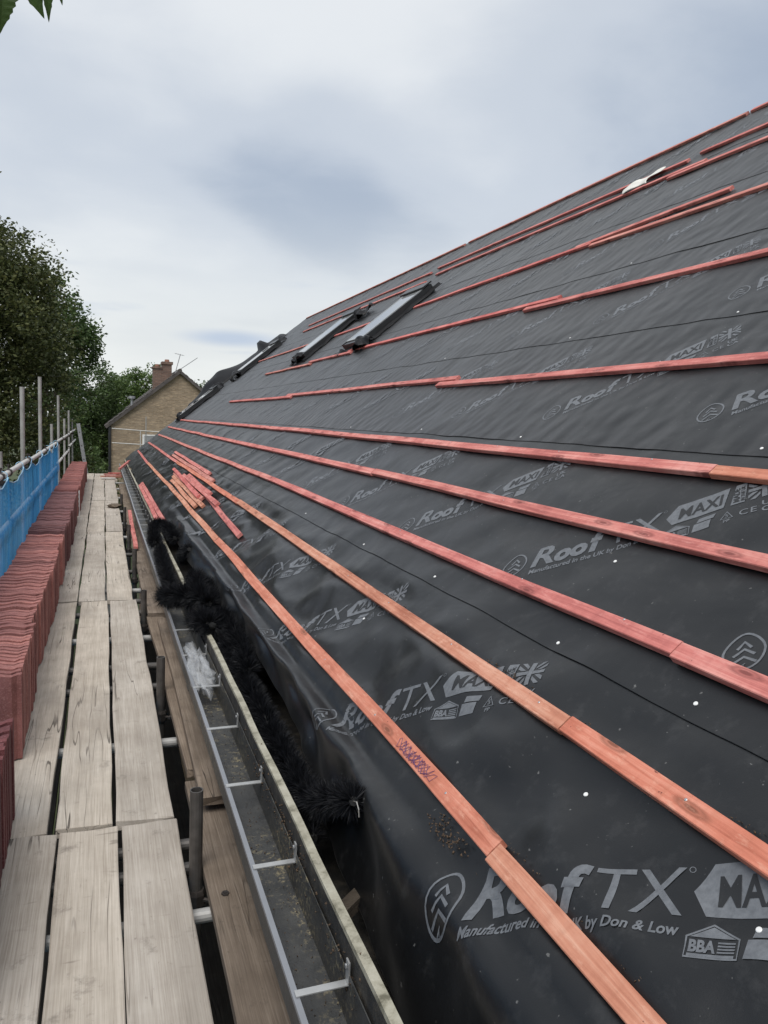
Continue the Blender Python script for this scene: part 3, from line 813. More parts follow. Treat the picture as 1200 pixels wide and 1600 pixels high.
# ------------------------------------------------------------------ nails along the laps
def nail_mesh():
    mb = MB(); mb.tube([(0, 0, -0.006), (0, 0, -0.0008), (0, 0, 0.0002)], [0.0060, 0.0060, 0.0046], 12)
    me = bpy.data.meshes.new('nail'); me.from_pydata(mb.v, [], mb.f); me.materials.append(MATS['nail_white']); return me
NAIL = nail_mesh()
ROTN = Matrix.Rotation(0, 3, 'X')
def place_nail(y, s, k):
    P, nn = surf_n(np.array([y]), np.array([s]), k)
    o = bpy.data.objects.new('nail', NAIL); link(o, MEMB[k], Vector(P[0] + nn[0] * 0.003))
    o.rotation_euler = Vector(nn[0]).to_track_quat('Z', 'Y').to_euler()
for y, s, k in ((1.42, 0.62, 1), (2.0, 0.60, 1), (1.48, 0.28, 0), (0.95, 0.28, 0), (2.95, 0.61, 1), (3.9, 0.60, 1), (5.2, 0.61, 1), (3.15, 0.28, 0), (0.75, 0.62, 1),
    (1.98, 1.56, 2), (3.55, 1.55, 2), (2.10, 0.955, 1), (4.9, 1.56, 2), (2.9, 2.52, 3), (4.3, 2.53, 3), (6.2, 2.52, 3), (6.5, 1.55, 2), (4.7, 3.48, 4), (4.25, 4.5, 5)):
    place_nail(y, s, k)

# ------------------------------------------------------------------ battens
def batten(name, label, p0, p1, w, t, mat, up=None, group=None, wob=0.003, segs=None, cat='batten'):
    """a stained batten from p0 to p1 (centre line of its underside); up = its outward normal"""
    p0 = Vector(p0); p1 = Vector(p1); up = Vector(up if up is not None else NV)
    X = (p0 - p1); L = X.length; X.normalize(); Y = up.cross(X).normalized(); Z = X.cross(Y)
    segs = segs or max(2, int(L / 0.25)); r0 = rng.random() * 50
    c = 0.0025; vs = []; fs = []
    prof = [(-w / 2, c), (-w / 2, t - c), (-w / 2 + c, t), (w / 2 - c, t), (w / 2, t - c), (w / 2, c), (w / 2 - c, 0), (-w / 2 + c, 0)]
    for i in range(segs + 1):
        x = -L / 2 + L * i / segs
        dy = wob * float(vnoise(np.array(r0 + x * 0.9), np.array(1.0))) * 2; dz = wob * 0.5 * float(vnoise(np.array(r0 + x * 1.1), np.array(9.0)))
        ww = 1 + 0.055 * float(vnoise(np.array(r0 + x * 3), np.array(4.0)))
        vs += [(x, dy + a * ww, dz + b_) for a, b_ in prof]
        if i:
            for k in range(8): fs.append(((i - 1) * 8 + k, (i - 1) * 8 + (k + 1) % 8, i * 8 + (k + 1) % 8, i * 8 + k))
    fs += [tuple(range(8)), tuple(reversed(range(segs * 8, segs * 8 + 8)))]
    me = bpy.data.meshes.new(name); me.from_pydata(vs, [], [f[::-1] for f in fs]); me.materials.append(MATS[mat])
    o = bpy.data.objects.new(name, me); mid = (p0 + p1) / 2
    link(o, None, mid)
    o.rotation_euler = Matrix(((X.x, Y.x, Z.x), (X.y, Y.y, Z.y), (X.z, Y.z, Z.z))).to_euler()
    return tag(o, label, cat, group)
GB = 'red battens nailed along the roof slope'
def rb(label, ya, sa, yb, sb, mat='pink_batten', n=0.003, w=0.05, t=0.025, group=GB):
    return batten('roof_batten', label, rp(ya, sa, n), rp(yb, sb, n), w, t, mat, None, group)
B1a = rb('lowest batten at the front, orange, its butt joint below the pen scribble', Y0, 0.025, 1.515, 0.022, 'orange_batten', w=0.054)
B1b = rb('lowest batten carrying a purple pen scribble, above the coiled brushes', 1.52, 0.035, 6.3, 0.035, 'orange_batten', w=0.056)
rb('lowest batten course, length beside the pile of offcuts', 6.31, 0.03, 11.2, 0.045, 'orange_batten', w=0.052)
rb('lowest batten course, length beyond the pile of offcuts', 11.21, 0.045, 16.6, 0.035, 'orange_batten')
rb('lowest batten course, farthest length running to the verge', 16.61, 0.035, 21.9, 0.06)
rb('second batten up, front length, knotty orange', Y0, 0.365, 1.66, 0.385, 'orange_batten', w=0.054)
rb('second batten up, long middle length crossing two printed marks', 1.665, 0.388, 7.0, 0.405, 'orange_batten', w=0.052)
rb('second batten up, length running past the offcut pile', 7.01, 0.405, 13.2, 0.40, 'orange_batten')
rb('second batten up, farthest length to the verge', 13.21, 0.40, 21.9, 0.42)
rb('third batten up, short rough length at the right edge of the picture', Y0, 0.71, 1.56, 0.72, 'pink_batten', w=0.052)
rb('third batten up, smooth red middle length', 1.565, 0.722, 6.9, 0.755, 'pink_batten')
rb('third batten up, far length to the verge', 6.91, 0.755, 21.9, 0.765)
rb('fourth batten up, front length', Y0, 1.06, 4.8, 1.09)
rb('fourth batten up, far length to the verge', 4.81, 1.09, 22.0, 1.10)
rb('fifth batten up, short length at the right edge of the picture', Y0, 1.41, 2.05, 1.415, 'orange_batten')
rb('fifth batten up, middle length below the wide bare strip', 2.055, 1.418, 7.4, 1.43)
rb('fifth batten up, far length to the lowest roof window', 7.41, 1.43, 21.2, 1.42)
rb('sixth batten up, front length with a stepped joint', Y0, 2.09, 5.55, 2.085)
rb('sixth batten up, middle length set behind the front one', 5.30, 2.15, 10.95, 2.135, n=0.004)
rb('sixth batten up, far length ending near the lowest roof window', 10.55, 2.085, 16.1, 2.10, n=0.004)
rb('seventh batten up, front length', Y0, 3.075, 5.62, 3.09)
rb('seventh batten up, middle length lapped behind the front one', 5.20, 3.165, 10.55, 3.145, n=0.004)
rb('seventh batten up, short length below the two nearer roof windows', 10.30, 3.09, 12.6, 3.10, n=0.004)
rb('seventh batten up, far length below the second roof window', 12.3, 3.02, 16.0, 3.03, n=0.004)
rb('eighth batten up, front length', Y0, 4.11, 5.9, 4.10)
rb('loose batten lying askew on the eighth course', 4.45, 4.29, 6.2, 4.165, n=0.006)
rb('eighth batten up, middle length ending at the nearest roof window', 5.95, 4.145, 9.85, 4.05)
rb('eighth batten up, short length between the two nearer roof windows', 11.3, 4.02, 13.5, 3.95)
rb('eighth batten up, far length between second and third roof windows', 14.9, 3.95, 20.5, 3.92)
rb('ninth batten up, front length', Y0, 5.13, 6.0, 5.20)
rb('ninth batten up, middle length below the white rag', 5.6, 5.27, 11.2, 5.20)
rb('ninth batten up, far length above the roof windows', 11.3, 5.02, 19.0, 5.0)
rb('tenth batten up, front length ending in a gap', Y0, 5.60, 5.95, 5.60)
rb('tenth batten up, middle length above the white rag', 6.05, 5.53, 11.7, 5.52)
rb('tenth batten up, far length near the ridge', 11.8, 5.42, 19.5, 5.35)
rb('ridge batten, short front length', Y0, 6.33, 5.95, 6.32, n=0.004)
rb('ridge batten, long middle length', 6.0, 6.30, 11.85, 6.30, n=0.004)
rb('ridge batten, far length', 12.0, 6.28, 22.6, 6.28, n=0.004)
NAIL_S = NAIL.copy(); NAIL_S.materials.clear(); NAIL_S.materials.append(MATS['nail_steel'])
for bo in [o for o in COL.objects if o.name.startswith('roof_batten')]:
    inv = (Matrix.Translation(WLOC[bo.name]) @ bo.rotation_euler.to_matrix().to_4x4()).inverted()
    for y in np.arange(0.0, 6.6, 0.6):
        for s_ in [BAT_S[q] for q in range(6)]:
            l = inv @ rp(y + 0.02 * math.sin(y * 7), s_, 0.028); xs = [v.co.x for v in bo.data.vertices]
            if min(xs) + 0.02 < l.x < max(xs) - 0.02 and abs(l.y) < 0.024 and abs(l.z) < 0.06:
                no = bpy.data.objects.new('nail', NAIL_S); link(no, bo, rp(y + 0.02 * math.sin(y * 7), s_ + 0.004, 0.0286))
                no.rotation_euler = Vector(NV).to_track_quat('Z', 'Y').to_euler(); no.scale = (0.62, 0.62, 0.62)
# pile of offcuts on the slope
GO = 'loose batten offcuts piled on the slope'
def off(label, ya, sa, yb, sb, n, mat='pink_batten'): return rb(label, ya, sa, yb, sb, mat, n, group=GO)
off('long loose offcut above the second batten, upper of the two', 9.6, 0.50, 14.8, 0.545, 0.008)
off('long loose offcut lying against the upper side of the second batten', 8.95, 0.445, 14.6, 0.47, 0.008)
off('offcut at the bottom of the pile, lying beside the lowest batten', 8.35, 0.095, 11.6, 0.125, 0.006, 'orange_batten')
off('second offcut up in the pile', 8.05, 0.155, 11.9, 0.185, 0.006, 'orange_batten')
off('third offcut up in the pile', 8.45, 0.215, 12.1, 0.235, 0.006)
off('offcut on top of the pile with its end cut square', 8.6, 0.195, 12.4, 0.27, 0.032)
off('offcut on top of the pile, second from the bottom batten', 7.45, 0.265, 11.0, 0.285, 0.032)
off('shortest pale offcut topping the pile', 8.2, 0.295, 10.6, 0.33, 0.034)
off('single long offcut sticking out of the pile towards the camera', 5.9, 0.185, 9.4, 0.29, 0.006)
batten('roof_batten', 'pair of battens hanging over the gutter, upper one', (0.655, 8.95, 0.447), (0.655, 14.0, 0.452), 0.05, 0.025, 'pink_batten', (-0.5, 0, 0.86), GO)
batten('roof_batten', 'pair of battens hanging over the gutter, lower one', (0.61, 8.8, 0.415), (0.61, 13.9, 0.42), 0.05, 0.025, 'pink_batten', (-0.5, 0, 0.86), GO)
# purple pen scribble on the lowest batten
mb = MB()
for q in range(5):
    pts = []; a0 = rng.random() * 6
    y0s = 1.90 + 0.045 * q
    for j in range(16):
        pts.append(rp(y0s + 0.035 * math.sin(j * 0.9 + a0) + 0.004 * j, 0.035 + 0.018 * math.sin(j * 1.7 + a0 * 2), 0.0298))
    mb.tube(pts, 0.0008, 4)
mb.build('pen_scribble', 'pen_ink', B1b)

# crumbs of moss and sawdust against the battens
cv, cf = [], []
def crumb(p, r):
    b_ = len(cv); q = [Vector((rng.gauss(0, 1), rng.gauss(0, 1), rng.gauss(0, 1))).normalized() * r * rng.uniform(0.5, 1.3) for _ in range(4)]
    cv.extend([tuple(Vector(p) + Vector(x)) for x in q]); cf.extend([(b_, b_ + 1, b_ + 2), (b_, b_ + 2, b_ + 3), (b_, b_ + 3, b_ + 1), (b_ + 1, b_ + 3, b_ + 2)])
for s_b in (0.03, 0.39):
    for _ in range(420):
        yc = 0.5 + 5.5 * rng.random() ** 1.4
        if math.sin(yc * 5.3 + s_b * 9) + math.sin(yc * 13.1) < 0.2: continue
        crumb(rp(yc, s_b + 0.030 + abs(rng.gauss(0, 0.006)), 0.006 + rng.random() * 0.008), 0.004)
for _ in range(90): crumb(rp(1.7 + rng.gauss(0, 0.05), -0.03 + rng.gauss(0, 0.012), 0.012), 0.006)
for _ in range(500): crumb((0.462 + rng.random() * 0.105, rng.uniform(0.5, 4.2), 0.176 + rng.random() * 0.004), 0.0035)
for _ in range(260): crumb((0.569 + rng.gauss(0, 0.003), rng.choice([1.75, 2.3, 2.36, 2.8]) + rng.gauss(0, 0.14), 0.29 + rng.gauss(0, 0.035)), 0.006)
o = np_obj('moss_crumbs', np.array(cv), np.array(cf), 'crumbs_brown', None, (0.6, 2, 0.2), False)
tag(o, 'brown crumbs of moss and sawdust caught along the battens and gutter', 'debris', kind='stuff')

# ------------------------------------------------------------------ gutter
gut = empty('gutter', (0.5, 10, 0.17), 'long dark box gutter with a pale metal front lip under the eaves', 'gutter')
def extrude_profile(prof, ya, yb, ny, wob=0.0, seed=0):
    mb = MB(); ys_ = np.linspace(ya, yb, ny); m_ = len(prof)
    for i, y in enumerate(ys_):
        dz = wob * float(vnoise(np.array(y * 0.5 + seed), np.array(2.0))); dx = wob * float(vnoise(np.array(y * 0.6 + seed), np.array(7.0)))
        mb.v += [(x + dx, y, z + dz) for x, z in prof]
        if i:
            for k in range(m_): mb.f.append(((i - 1) * m_ + k, i * m_ + k, i * m_ + (k + 1) % m_, (i - 1) * m_ + (k + 1) % m_)); mb.mi.append(0)
    mb.f += [tuple(range(m_)), tuple(reversed(range((ny - 1) * m_, ny * m_)))]; mb.mi += [0, 0]
    return mb
prof = [(0.438, 0.168), (0.572, 0.168), (0.572, 0.300), (0.569, 0.300), (0.569, 0.1715), (0.4415, 0.1715), (0.4415, 0.262), (0.438, 0.262)]
extrude_profile(prof, Y0, 22.5, 80, 0.004).build('trough', 'gutter_inside', gut)
lip = [(0.430, 0.2625), (0.444, 0.2625), (0.446, 0.272), (0.430, 0.274)]
extrude_profile(lip, Y0, 22.5, 80, 0.004).build('front_lip', 'gutter_lip', gut)
for j in range(-3, 36):
    y = 1.66 + j * 0.555
    if 4.6 < y < 8.5 and j % 2: continue
    mb = MB(); mb.box((0.434, y - 0.011, 0.2745), (0.574, y + 0.011, 0.2775)); mb.box((0.564, y - 0.011, 0.279), (0.5685, y + 0.011, 0.335)); mb.build('strap', 'strap_metal', gut)
    mb = MB(); mb.tube([(0.5625, y, 0.322), (0.558, y, 0.322)], 0.006, 8); mb.build('screw', 'nail_steel', gut)
for y in (0.2, 4.2, 12.2, 16.2):
    mb = MB(); mb.box((0.436, y - 0.04, 0.158), (0.574, y + 0.04, 0.1665)); mb.build('union_joint', 'gutter_inside', gut)
for y in np.arange(1.4, 22, 1.0):       # arms holding the gutter to the fascia
    mb = MB(); mb.box((0.50, y - 0.015, 0.150), (0.5775, y + 0.015, 0.157)); mb.build('arm', 'coupler_steel', gut)

# ------------------------------------------------------------------ bristle brushes
def catmull(pts, n_per=14):
    P = [Vector(p) for p in pts]; P = [P[0] * 2 - P[1]] + P + [P[-1] * 2 - P[-2]]; out_ = []
    for i in range(1, len(P) - 2):
        for j in range(n_per):
            t = j / n_per
            out_.append(0.5 * ((2 * P[i]) + (P[i + 1] - P[i - 1]) * t + (2 * P[i - 1] - 5 * P[i] + 4 * P[i + 1] - P[i + 2]) * t * t + (3 * P[i] - P[i - 1] - 3 * P[i + 1] + P[i + 2]) * t ** 3))
    out_.append(P[-2]); return out_
def brush(label, pts, rad=0.058, per_m=7000, wire_end=False):
    C = catmull(pts); A = np.array([c[:] for c in C]); d = np.diff(A, axis=0); L = np.linalg.norm(d, axis=1); cum = np.concatenate([[0], np.cumsum(L)])
    n_ = int(cum[-1] * per_m)
    nt_ = max(4, int(cum[-1] * 330)); tuft = nrng.integers(0, nt_, n_); tt = nrng.random(nt_) * cum[-1]; tdir = nrng.normal(size=(nt_, 3)); tlen = nrng.uniform(0.7, 1.18, nt_)
    t = np.clip(tt[tuft] + nrng.normal(0, 0.0022, n_), 0.0005, cum[-1] - 0.0005); i = np.clip(np.searchsorted(cum, t) - 1, 0, len(L) - 1); fr = ((t - cum[i]) / L[i])[:, None]
    p = A[i] + d[i] * fr; tan = d[i] / L[i][:, None]
    r = tdir[tuft] / np.linalg.norm(tdir[tuft], axis=1, keepdims=True) + nrng.normal(0, 0.30, (n_, 3)); r -= tan * (r * tan).sum(1, keepdims=True); r /= np.linalg.norm(r, axis=1, keepdims=True)
    # bristles sit in a twisted wire, so they flare a little along it
    r = r + tan * nrng.normal(0, 0.22, (n_, 1)); 
    r[:, 2] -= 0.10
    r /= np.linalg.norm(r, axis=1, keepdims=True)
    ln = rad * nrng.uniform(0.75, 1.1, (n_, 1)) * tlen[tuft][:, None]
    side = np.cross(r, nrng.normal(size=(n_, 3))); side /= np.linalg.norm(side, axis=1, keepdims=True)
    w = 0.0013
    a = p + side * w; b_ = p - side * w; tip = p + r * ln + side * 0.002
    mid1 = p + r * ln * 0.6 + side * w * 0.9; mid2 = p + r * ln * 0.6 - side * w * 0.9
    V = np.stack([a, b_, mid2, mid1, tip], 1).reshape(-1, 3); k = np.arange(n_)[:, None] * 5
    F = np.concatenate([k + np.array([[0, 1, 2]]), k + np.array([[0, 2, 3]]), k + np.array([[3, 2, 4]])])
    root = empty('gutter_brush', pts[0], label, 'gutter brush', 'black bristle brushes heaped in the gutter')
    np_obj('bristles', V, F, 'brush_bristle', root, pts[0], False)
    mb = MB(); mb.tube(C[::2] + [C[-1]] if len(C) % 2 == 0 else C[::2], rad * 0.22, 8); mb.build('core', 'brush_core', root, pts[0])
    if wire_end:
        e = Vector(pts[-1]); dirn = (C[-1] - C[-3]).normalized()
        mb = MB(); mb.tube([e - dirn * 0.02, e + dirn * 0.025, e + dirn * 0.03 + Vector((0.004, -0.004, -0.022)), e + dirn * 0.028 + Vector((0.006, -0.006, -0.045))], 0.0019, 6); mb.build('core_wire', 'brush_wire', root, pts[0])
brush('nearest bristle brush in the eaves, its round wire-tipped end resting on the membrane', [(0.665, 4.3, 0.37), (0.67, 3.6, 0.345), (0.675, 3.0, 0.335), (0.672, 2.62, 0.34), (0.675, 2.40, 0.37), (0.688, 2.28, 0.43), (0.70, 2.17, 0.485), (0.705, 2.07, 0.525)], 0.066, 14000, True)
brush('bristle brush lying just behind the fascia edge, under the nearest one', [(0.645, 2.28, 0.30), (0.655, 2.75, 0.31), (0.66, 3.3, 0.30), (0.66, 4.0, 0.32), (0.69, 4.6, 0.36), (0.70, 5.2, 0.40)], 0.055, 8000)
brush('fat bristle brush end arching out over the gutter lip like a paw', [(0.60, 5.15, 0.43), (0.54, 5.3, 0.43), (0.48, 5.45, 0.40), (0.43, 5.60, 0.36), (0.415, 5.68, 0.34)], 0.098, 15000)
brush('bristle brush lying lengthwise on the gutter behind the paw-like end', [(0.49, 5.95, 0.36), (0.485, 6.4, 0.38), (0.49, 6.9, 0.40), (0.50, 7.3, 0.42)], 0.072, 12000)
brush('farthest bristle brush humped beneath the hanging batten ends', [(0.475, 7.7, 0.42), (0.50, 8.15, 0.48), (0.55, 8.35, 0.51), (0.62, 8.1, 0.50), (0.66, 7.6, 0.47)], 0.082, 12000)
brush('short bristle brush standing up against the membrane fold', [(0.66, 6.9, 0.40), (0.68, 6.75, 0.47), (0.69, 6.6, 0.53)], 0.080, 13000)
brush('bristle brush curled round in the middle of the heap', [(0.655, 5.9, 0.42), (0.69, 5.5, 0.44), (0.69, 5.15, 0.44), (0.65, 4.95, 0.45), (0.61, 5.1, 0.47), (0.62, 5.4, 0.49)], 0.090, 14000)
brush('round tuft of bristle brush nearest the plastic wrapping', [(0.55, 4.75, 0.40), (0.57, 4.60, 0.43), (0.60, 4.50, 0.43), (0.64, 4.55, 0.41), (0.69, 4.7, 0.42)], 0.095, 15000)
brush('thin bristle brush straggling from the heap towards the rafters', [(0.70, 4.75, 0.42), (0.715, 4.4, 0.42), (0.71, 4.05, 0.41), (0.69, 3.75, 0.39)], 0.070, 12000)

# crumpled clear plastic in the gutter
def crumple(name, label, cat, centre, size, mat, seed, n_=26, sharp=0.55, smooth=True):
    th = np.linspace(0, np.pi, n_); ph = np.linspace(0, 2 * np.pi, n_ * 2); T, Pp = np.meshgrid(th, ph, indexing='ij')
    x, y, z = np.sin(T) * np.cos(Pp), np.sin(T) * np.sin(Pp), np.cos(T)
    r = 1 + sharp * (1 - 2 * np.abs(vnoise(x * 2.3 + z * 1.7 + seed, y * 2.3 - z + seed))) * 0.6 + 0.3 * sharp * vnoise(x * 5 + seed, y * 5 + z * 4)
    P = np.stack([x * r * size[0], y * r * size[1], z * r * size[2]], -1) + np.array(centre)
    V, F = grid_mesh(P)
    return tag(np_obj(name, V, F, mat, None, (centre[0], centre[1], centre[2] - size[2]), smooth), label, cat)
crumple('plastic_wrapping', 'crumpled clear plastic wrapping stuffed in the gutter below the brushes', 'plastic', (0.50, 4.25, 0.262), (0.052, 0.34, 0.045), 'clear_plastic', 3.3, 15, 0.9, False)
crumple('floor_scrap', 'small brown crumpled scrap lying on the far deck boards', 'scrap', (0.20, 14.3, 0.03), (0.10, 0.16, 0.028), 'brown_scrap', 9.1, 14)
P = np.zeros((14, 10, 3))
for i in range(14):
    for j in range(10):
        a, c = i / 13, j / 9
        q = float(vnoise(np.array(a * 3.1 + 4), np.array(c * 2.7 + 1)))
        P[i, j] = rp(6.36 + 0.36 * a + 0.05 * math.sin(c * 5), 5.27 + 0.24 * c + 0.03 * math.sin(a * 6), 0.046 + 0.012 * q + 0.008 * math.sin(c * math.pi))
V, F = grid_mesh(P, True); o = np_obj('rag', V, F, 'white_rag', None, tuple(V.mean(0)))
so = o.modifiers.new('thickness', 'SOLIDIFY'); so.thickness = 0.004
tag(o, 'white rag lying across two battens high on the roof', 'rag')

# ------------------------------------------------------------------ roof windows
def roof_window(label, yc, sc, w, l, h, extra):
    root = empty('roof_window', rp(yc, sc, 0), label, 'roof window', 'roof windows set into the slope')
    def rbx(name, y0, y1, s0, s1, n0, n1, mat, par=root, tilt=0.0):
        mb = MB(); vs = []
        for yy, ss, nn in ((y0, s0, n0), (y1, s0, n0), (y1, s1, n0), (y0, s1, n0), (y0, s0, n1), (y1, s0, n1), (y1, s1, n1), (y0, s1, n1)): vs.append(rp(yc + yy, sc + ss, nn))
        mb.add(vs, [(0, 1, 2, 3), (4, 7, 6, 5), (0, 4, 5, 1), (1, 5, 6, 2), (2, 6, 7, 3), (3, 7, 4, 0)]); return mb.build(name, mat, par)
    hw, hl = w / 2, l / 2; b_ = 0.06
    fr = rbx('frame', -hw, -hw + b_, -hl, hl, 0.0, h, 'roof_window_grey')
    rbx('frame_side', hw - b_, hw, -hl, hl, 0.0, h, 'roof_window_grey', fr)
    rbx('frame_foot', -hw + b_ + 0.001, hw - b_ - 0.001, -hl, -hl + b_, 0.0, h - 0.012, 'roof_window_grey', fr)
    rbx('frame_head', -hw + b_ + 0.001, hw - b_ - 0.001, hl - b_, hl, 0.0, h + 0.01, 'roof_window_grey', fr)
    sa = rbx('sash', -hw + b_ + 0.004, -hw + b_ + 0.05, -hl + b_ + 0.004, hl - b_ - 0.004, h * 0.3, h + 0.006, 'roof_window_pale')
    rbx('sash_side', hw - b_ - 0.05, hw - b_ - 0.004, -hl + b_ + 0.004, hl - b_ - 0.004, h * 0.3, h + 0.006, 'roof_window_pale', sa)
    rbx('sash_foot', -hw + b_ + 0.052, hw - b_ - 0.052, -hl + b_ + 0.004, -hl + b_ + 0.06, h * 0.3, h + 0.004, 'roof_window_pale', sa)
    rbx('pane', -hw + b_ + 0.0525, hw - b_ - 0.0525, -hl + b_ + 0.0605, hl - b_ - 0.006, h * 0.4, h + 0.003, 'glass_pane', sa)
    rbx('top_hood', -hw - 0.01, hw + 0.01, hl - 0.13, hl + 0.02, h + 0.011, h + 0.032, 'roof_window_grey')
    # ragged membrane collar turned up round the frame
    for side, (ya, yb, s_a, s_b) in enumerate(((-hw - 0.02, -hw - 0.02, -hl - 0.08, hl + 0.1), (-hw - 0.12, hw + 0.1, -hl - 0.03, -hl - 0.03))):
        n_ = 26; P = np.zeros((n_, 4, 3))
        for i in range(n_):
            t = i / (n_ - 1); yy = ya + (yb - ya) * t; ss = s_a + (s_b - s_a) * t
            nz = float(vnoise(np.array(t * 7 + yc), np.array(side * 3.0 + 1))); nz2 = float(vnoise(np.array(t * 13 + yc), np.array(side * 5.0 + 2)))
            oy, os_ = ((-1, 0), (0, -1))[side]
            for j, (o_, nn) in enumerate(((0.0, h * 0.45 + 0.02 * nz), (0.02 + 0.01 * nz2, 0.035 + 0.015 * nz2), (0.05 + 0.03 * nz, 0.02 + 0.01 * nz), (0.08 + 0.05 * nz2, 0.014 + 0.03 * max(0, nz)))):
                P[i, j] = rp(yc + yy + oy * o_, sc + ss + os_ * o_, nn)
        V, F = grid_mesh(P); o = np_obj('collar', V, F, 'black_plastic', root, tuple(V.mean(0)))
        so = o.modifiers.new('thickness', 'SOLIDIFY'); so.thickness = 0.003
    for (dy, ds, sz, seed) in extra:
        n_ = 12; P = np.zeros((n_, n_, 3))
        for i in range(n_):
            for j in range(n_):
                a, c = i / (n_ - 1) - 0.5, j / (n_ - 1) - 0.5
                q = float(vnoise(np.array(a * 4 + seed), np.array(c * 4 + seed)))
                P[i, j] = rp(yc + dy + a * sz * 1.6, sc + ds + c * sz, max(0.01, 0.05 + h * 0.55 + sz * 0.28 * q - 0.5 * sz * (a * a + c * c)))
        V, F = grid_mesh(P); o = np_obj('loose_flap', V, F, 'black_plastic', root, tuple(V.mean(0)))
        so = o.modifiers.new('thickness', 'SOLIDIFY'); so.thickness = 0.003
roof_window('nearest roof window, largest, with its pane catching the sky', 10.45, 3.86, 0.86, 1.30, 0.11, [(-0.45, -0.66, 0.26, 4.0)])
roof_window('second roof window from the camera, beside the nearest', 13.9, 3.98, 0.86, 1.35, 0.11, [(-0.1, -0.7, 0.28, 1.0), (-0.8, 0.55, 0.34, 6.0)])
roof_window('third roof window, upper of the two by the verge', 20.9, 4.05, 0.86, 1.35, 0.12, [(-0.2, -0.78, 0.4, 2.0), (0.2, 0.78, 0.36, 8.0)])
roof_window('lowest roof window by the verge, wrapped in black membrane', 21.6, 2.1, 0.86, 1.3, 0.12, [(-0.1, -0.55, 0.36, 5.0), (-0.1, 0.05, 0.28, 7.0), (0.0, 0.7, 0.36, 3.0)])
# loose membrane ballooning at the verge beyond the windows
n_, m_ = 40, 14; P = np.zeros((n_, m_, 3))
for i in range(n_):
    s_ = 1.5 + 3.9 * i / (n_ - 1); hb = 0.10 + 0.24 * math.exp(-((s_ - 3.1) / 0.55) ** 2) + 0.28 * math.exp(-((s_ - 4.75) / 0.10) ** 2) - 0.25 * max(0, (2.0 - s_) / 0.5)
    for j in range(m_):
        t = j / (m_ - 1); a = math.pi * t
        P[i, j] = rp(22.15 + 0.95 * t, s_, 0.01 + hb * math.sin(a * 0.62) * (1 + 0.12 * float(vnoise(np.array(s_ * 3), np.array(t * 3.0)))) - (0.3 * max(0, t - 0.8)))
V, F = grid_mesh(P, True); o = np_obj('membrane_flap', V, F, 'black_plastic', None, tuple(rp(22.6, 1.6)))
so = o.modifiers.new('thickness', 'SOLIDIFY'); so.thickness = 0.003
tag(o, 'loose black membrane ballooning up at the far verge behind the roof windows', 'roof membrane')

# ------------------------------------------------------------------ scaffold deck
def board(name, label, x0, x1, y0, y1, ztop, mat='weathered_board', thick=0.038, group=None, yaw=0.0, seed=0, tilt=0.0, cat='scaffold board'):
    L = y1 - y0; w = x1 - x0; nx, ny = 4, max(3, int(L / 0.25)); r = random.Random(seed)
    cup = r.uniform(-0.003, 0.002); bow = r.uniform(-0.004, 0.004); tw = r.uniform(-0.006, 0.006); c = 0.004
    vs = []; fs = []
    us = [-w / 2, -w / 2 + c, -w / 6, w / 6, w / 2 - c, w / 2]
    def zt(u, v): return cup * (1 - (2 * u / w) ** 2) + bow * math.cos(math.pi * v / L) + tw * (u / w) * (2 * v / L)
    m_ = len(us); ring = m_ * 2
    for i in range(ny + 1):
        v = -L / 2 + L * i / ny; jag = [0.006 * float(vnoise(np.array(v * 2.2 + seed), np.array(1.0))), 0.006 * float(vnoise(np.array(v * 2.2 + seed), np.array(5.0)))]
        endj = 0
        for q, u in enumerate(us):
            ej = 0.010 * float(vnoise(np.array(u * 14 + seed), np.array(3.0 + i))) if i in (0, ny) else 0
            vs.append((v + ej, u + (jag[0] if u < 0 else jag[1]), zt(u, v) - (c * 0.7 if q in (0, m_ - 1) else 0)))
        for q, u in enumerate(reversed(us)):
            vs.append((v, u + (jag[0] if u < 0 else jag[1]), -thick + zt(u, v)))
        if i:
            for k in range(ring): fs.append(((i - 1) * ring + k, i * ring + k, i * ring + (k + 1) % ring, (i - 1) * ring + (k + 1) % ring))
    fs += [tuple(range(ring)), tuple(reversed(range(ny * ring, ny * ring + ring)))]
    me = bpy.data.meshes.new(name); me.from_pydata(vs, [], [f[::-1] for f in fs]); me.materials.append(MATS[mat]); me.update()
    o = bpy.data.objects.new(name, me); link(o, None, ((x0 + x1) / 2, (y0 + y1) / 2, ztop)); o.rotation_euler = (tilt, 0, math.pi / 2 + yaw)
    # local X runs along world y, local Y along world -x
    bm = bmesh.new(); bm.from_mesh(me); bmesh.ops.recalc_face_normals(bm, faces=bm.faces[:]); bm.to_mesh(me); bm.free()
    return tag(o, label, cat, group)
GD = 'scaffold boards of the walkway'
rows = [(-1.0, 3.10, [(-0.62, -0.405), (-0.395, -0.172), (-0.160, 0.053), (0.068, 0.290)]),
        (3.13, 7.08, [(-0.66, -0.445), (-0.430, -0.208), (-0.178, 0.040), (0.056, 0.281)]),
        (7.10, 11.33, [(-0.66, -0.445), (-0.430, -0.212), (-0.196, 0.024), (0.036, 0.258)]),
        (11.36, 15.45, [(-0.66, -0.44), (-0.430, -0.215), (-0.200, 0.030), (0.045, 0.272)]),
        (15.48, 20.15, [(-0.66, -0.44), (-0.430, -0.212), (-0.195, 0.036), (0.052, 0.285)]),
        (20.18, 22.40, [(-0.66, -0.44), (-0.430, -0.21), (-0.195, 0.06), (0.075, 0.34)])]
coln = ['hidden column beneath the tile stacks', 'left column beside the tiles', 'middle column', 'right column nearest the gutter']
sd = 0
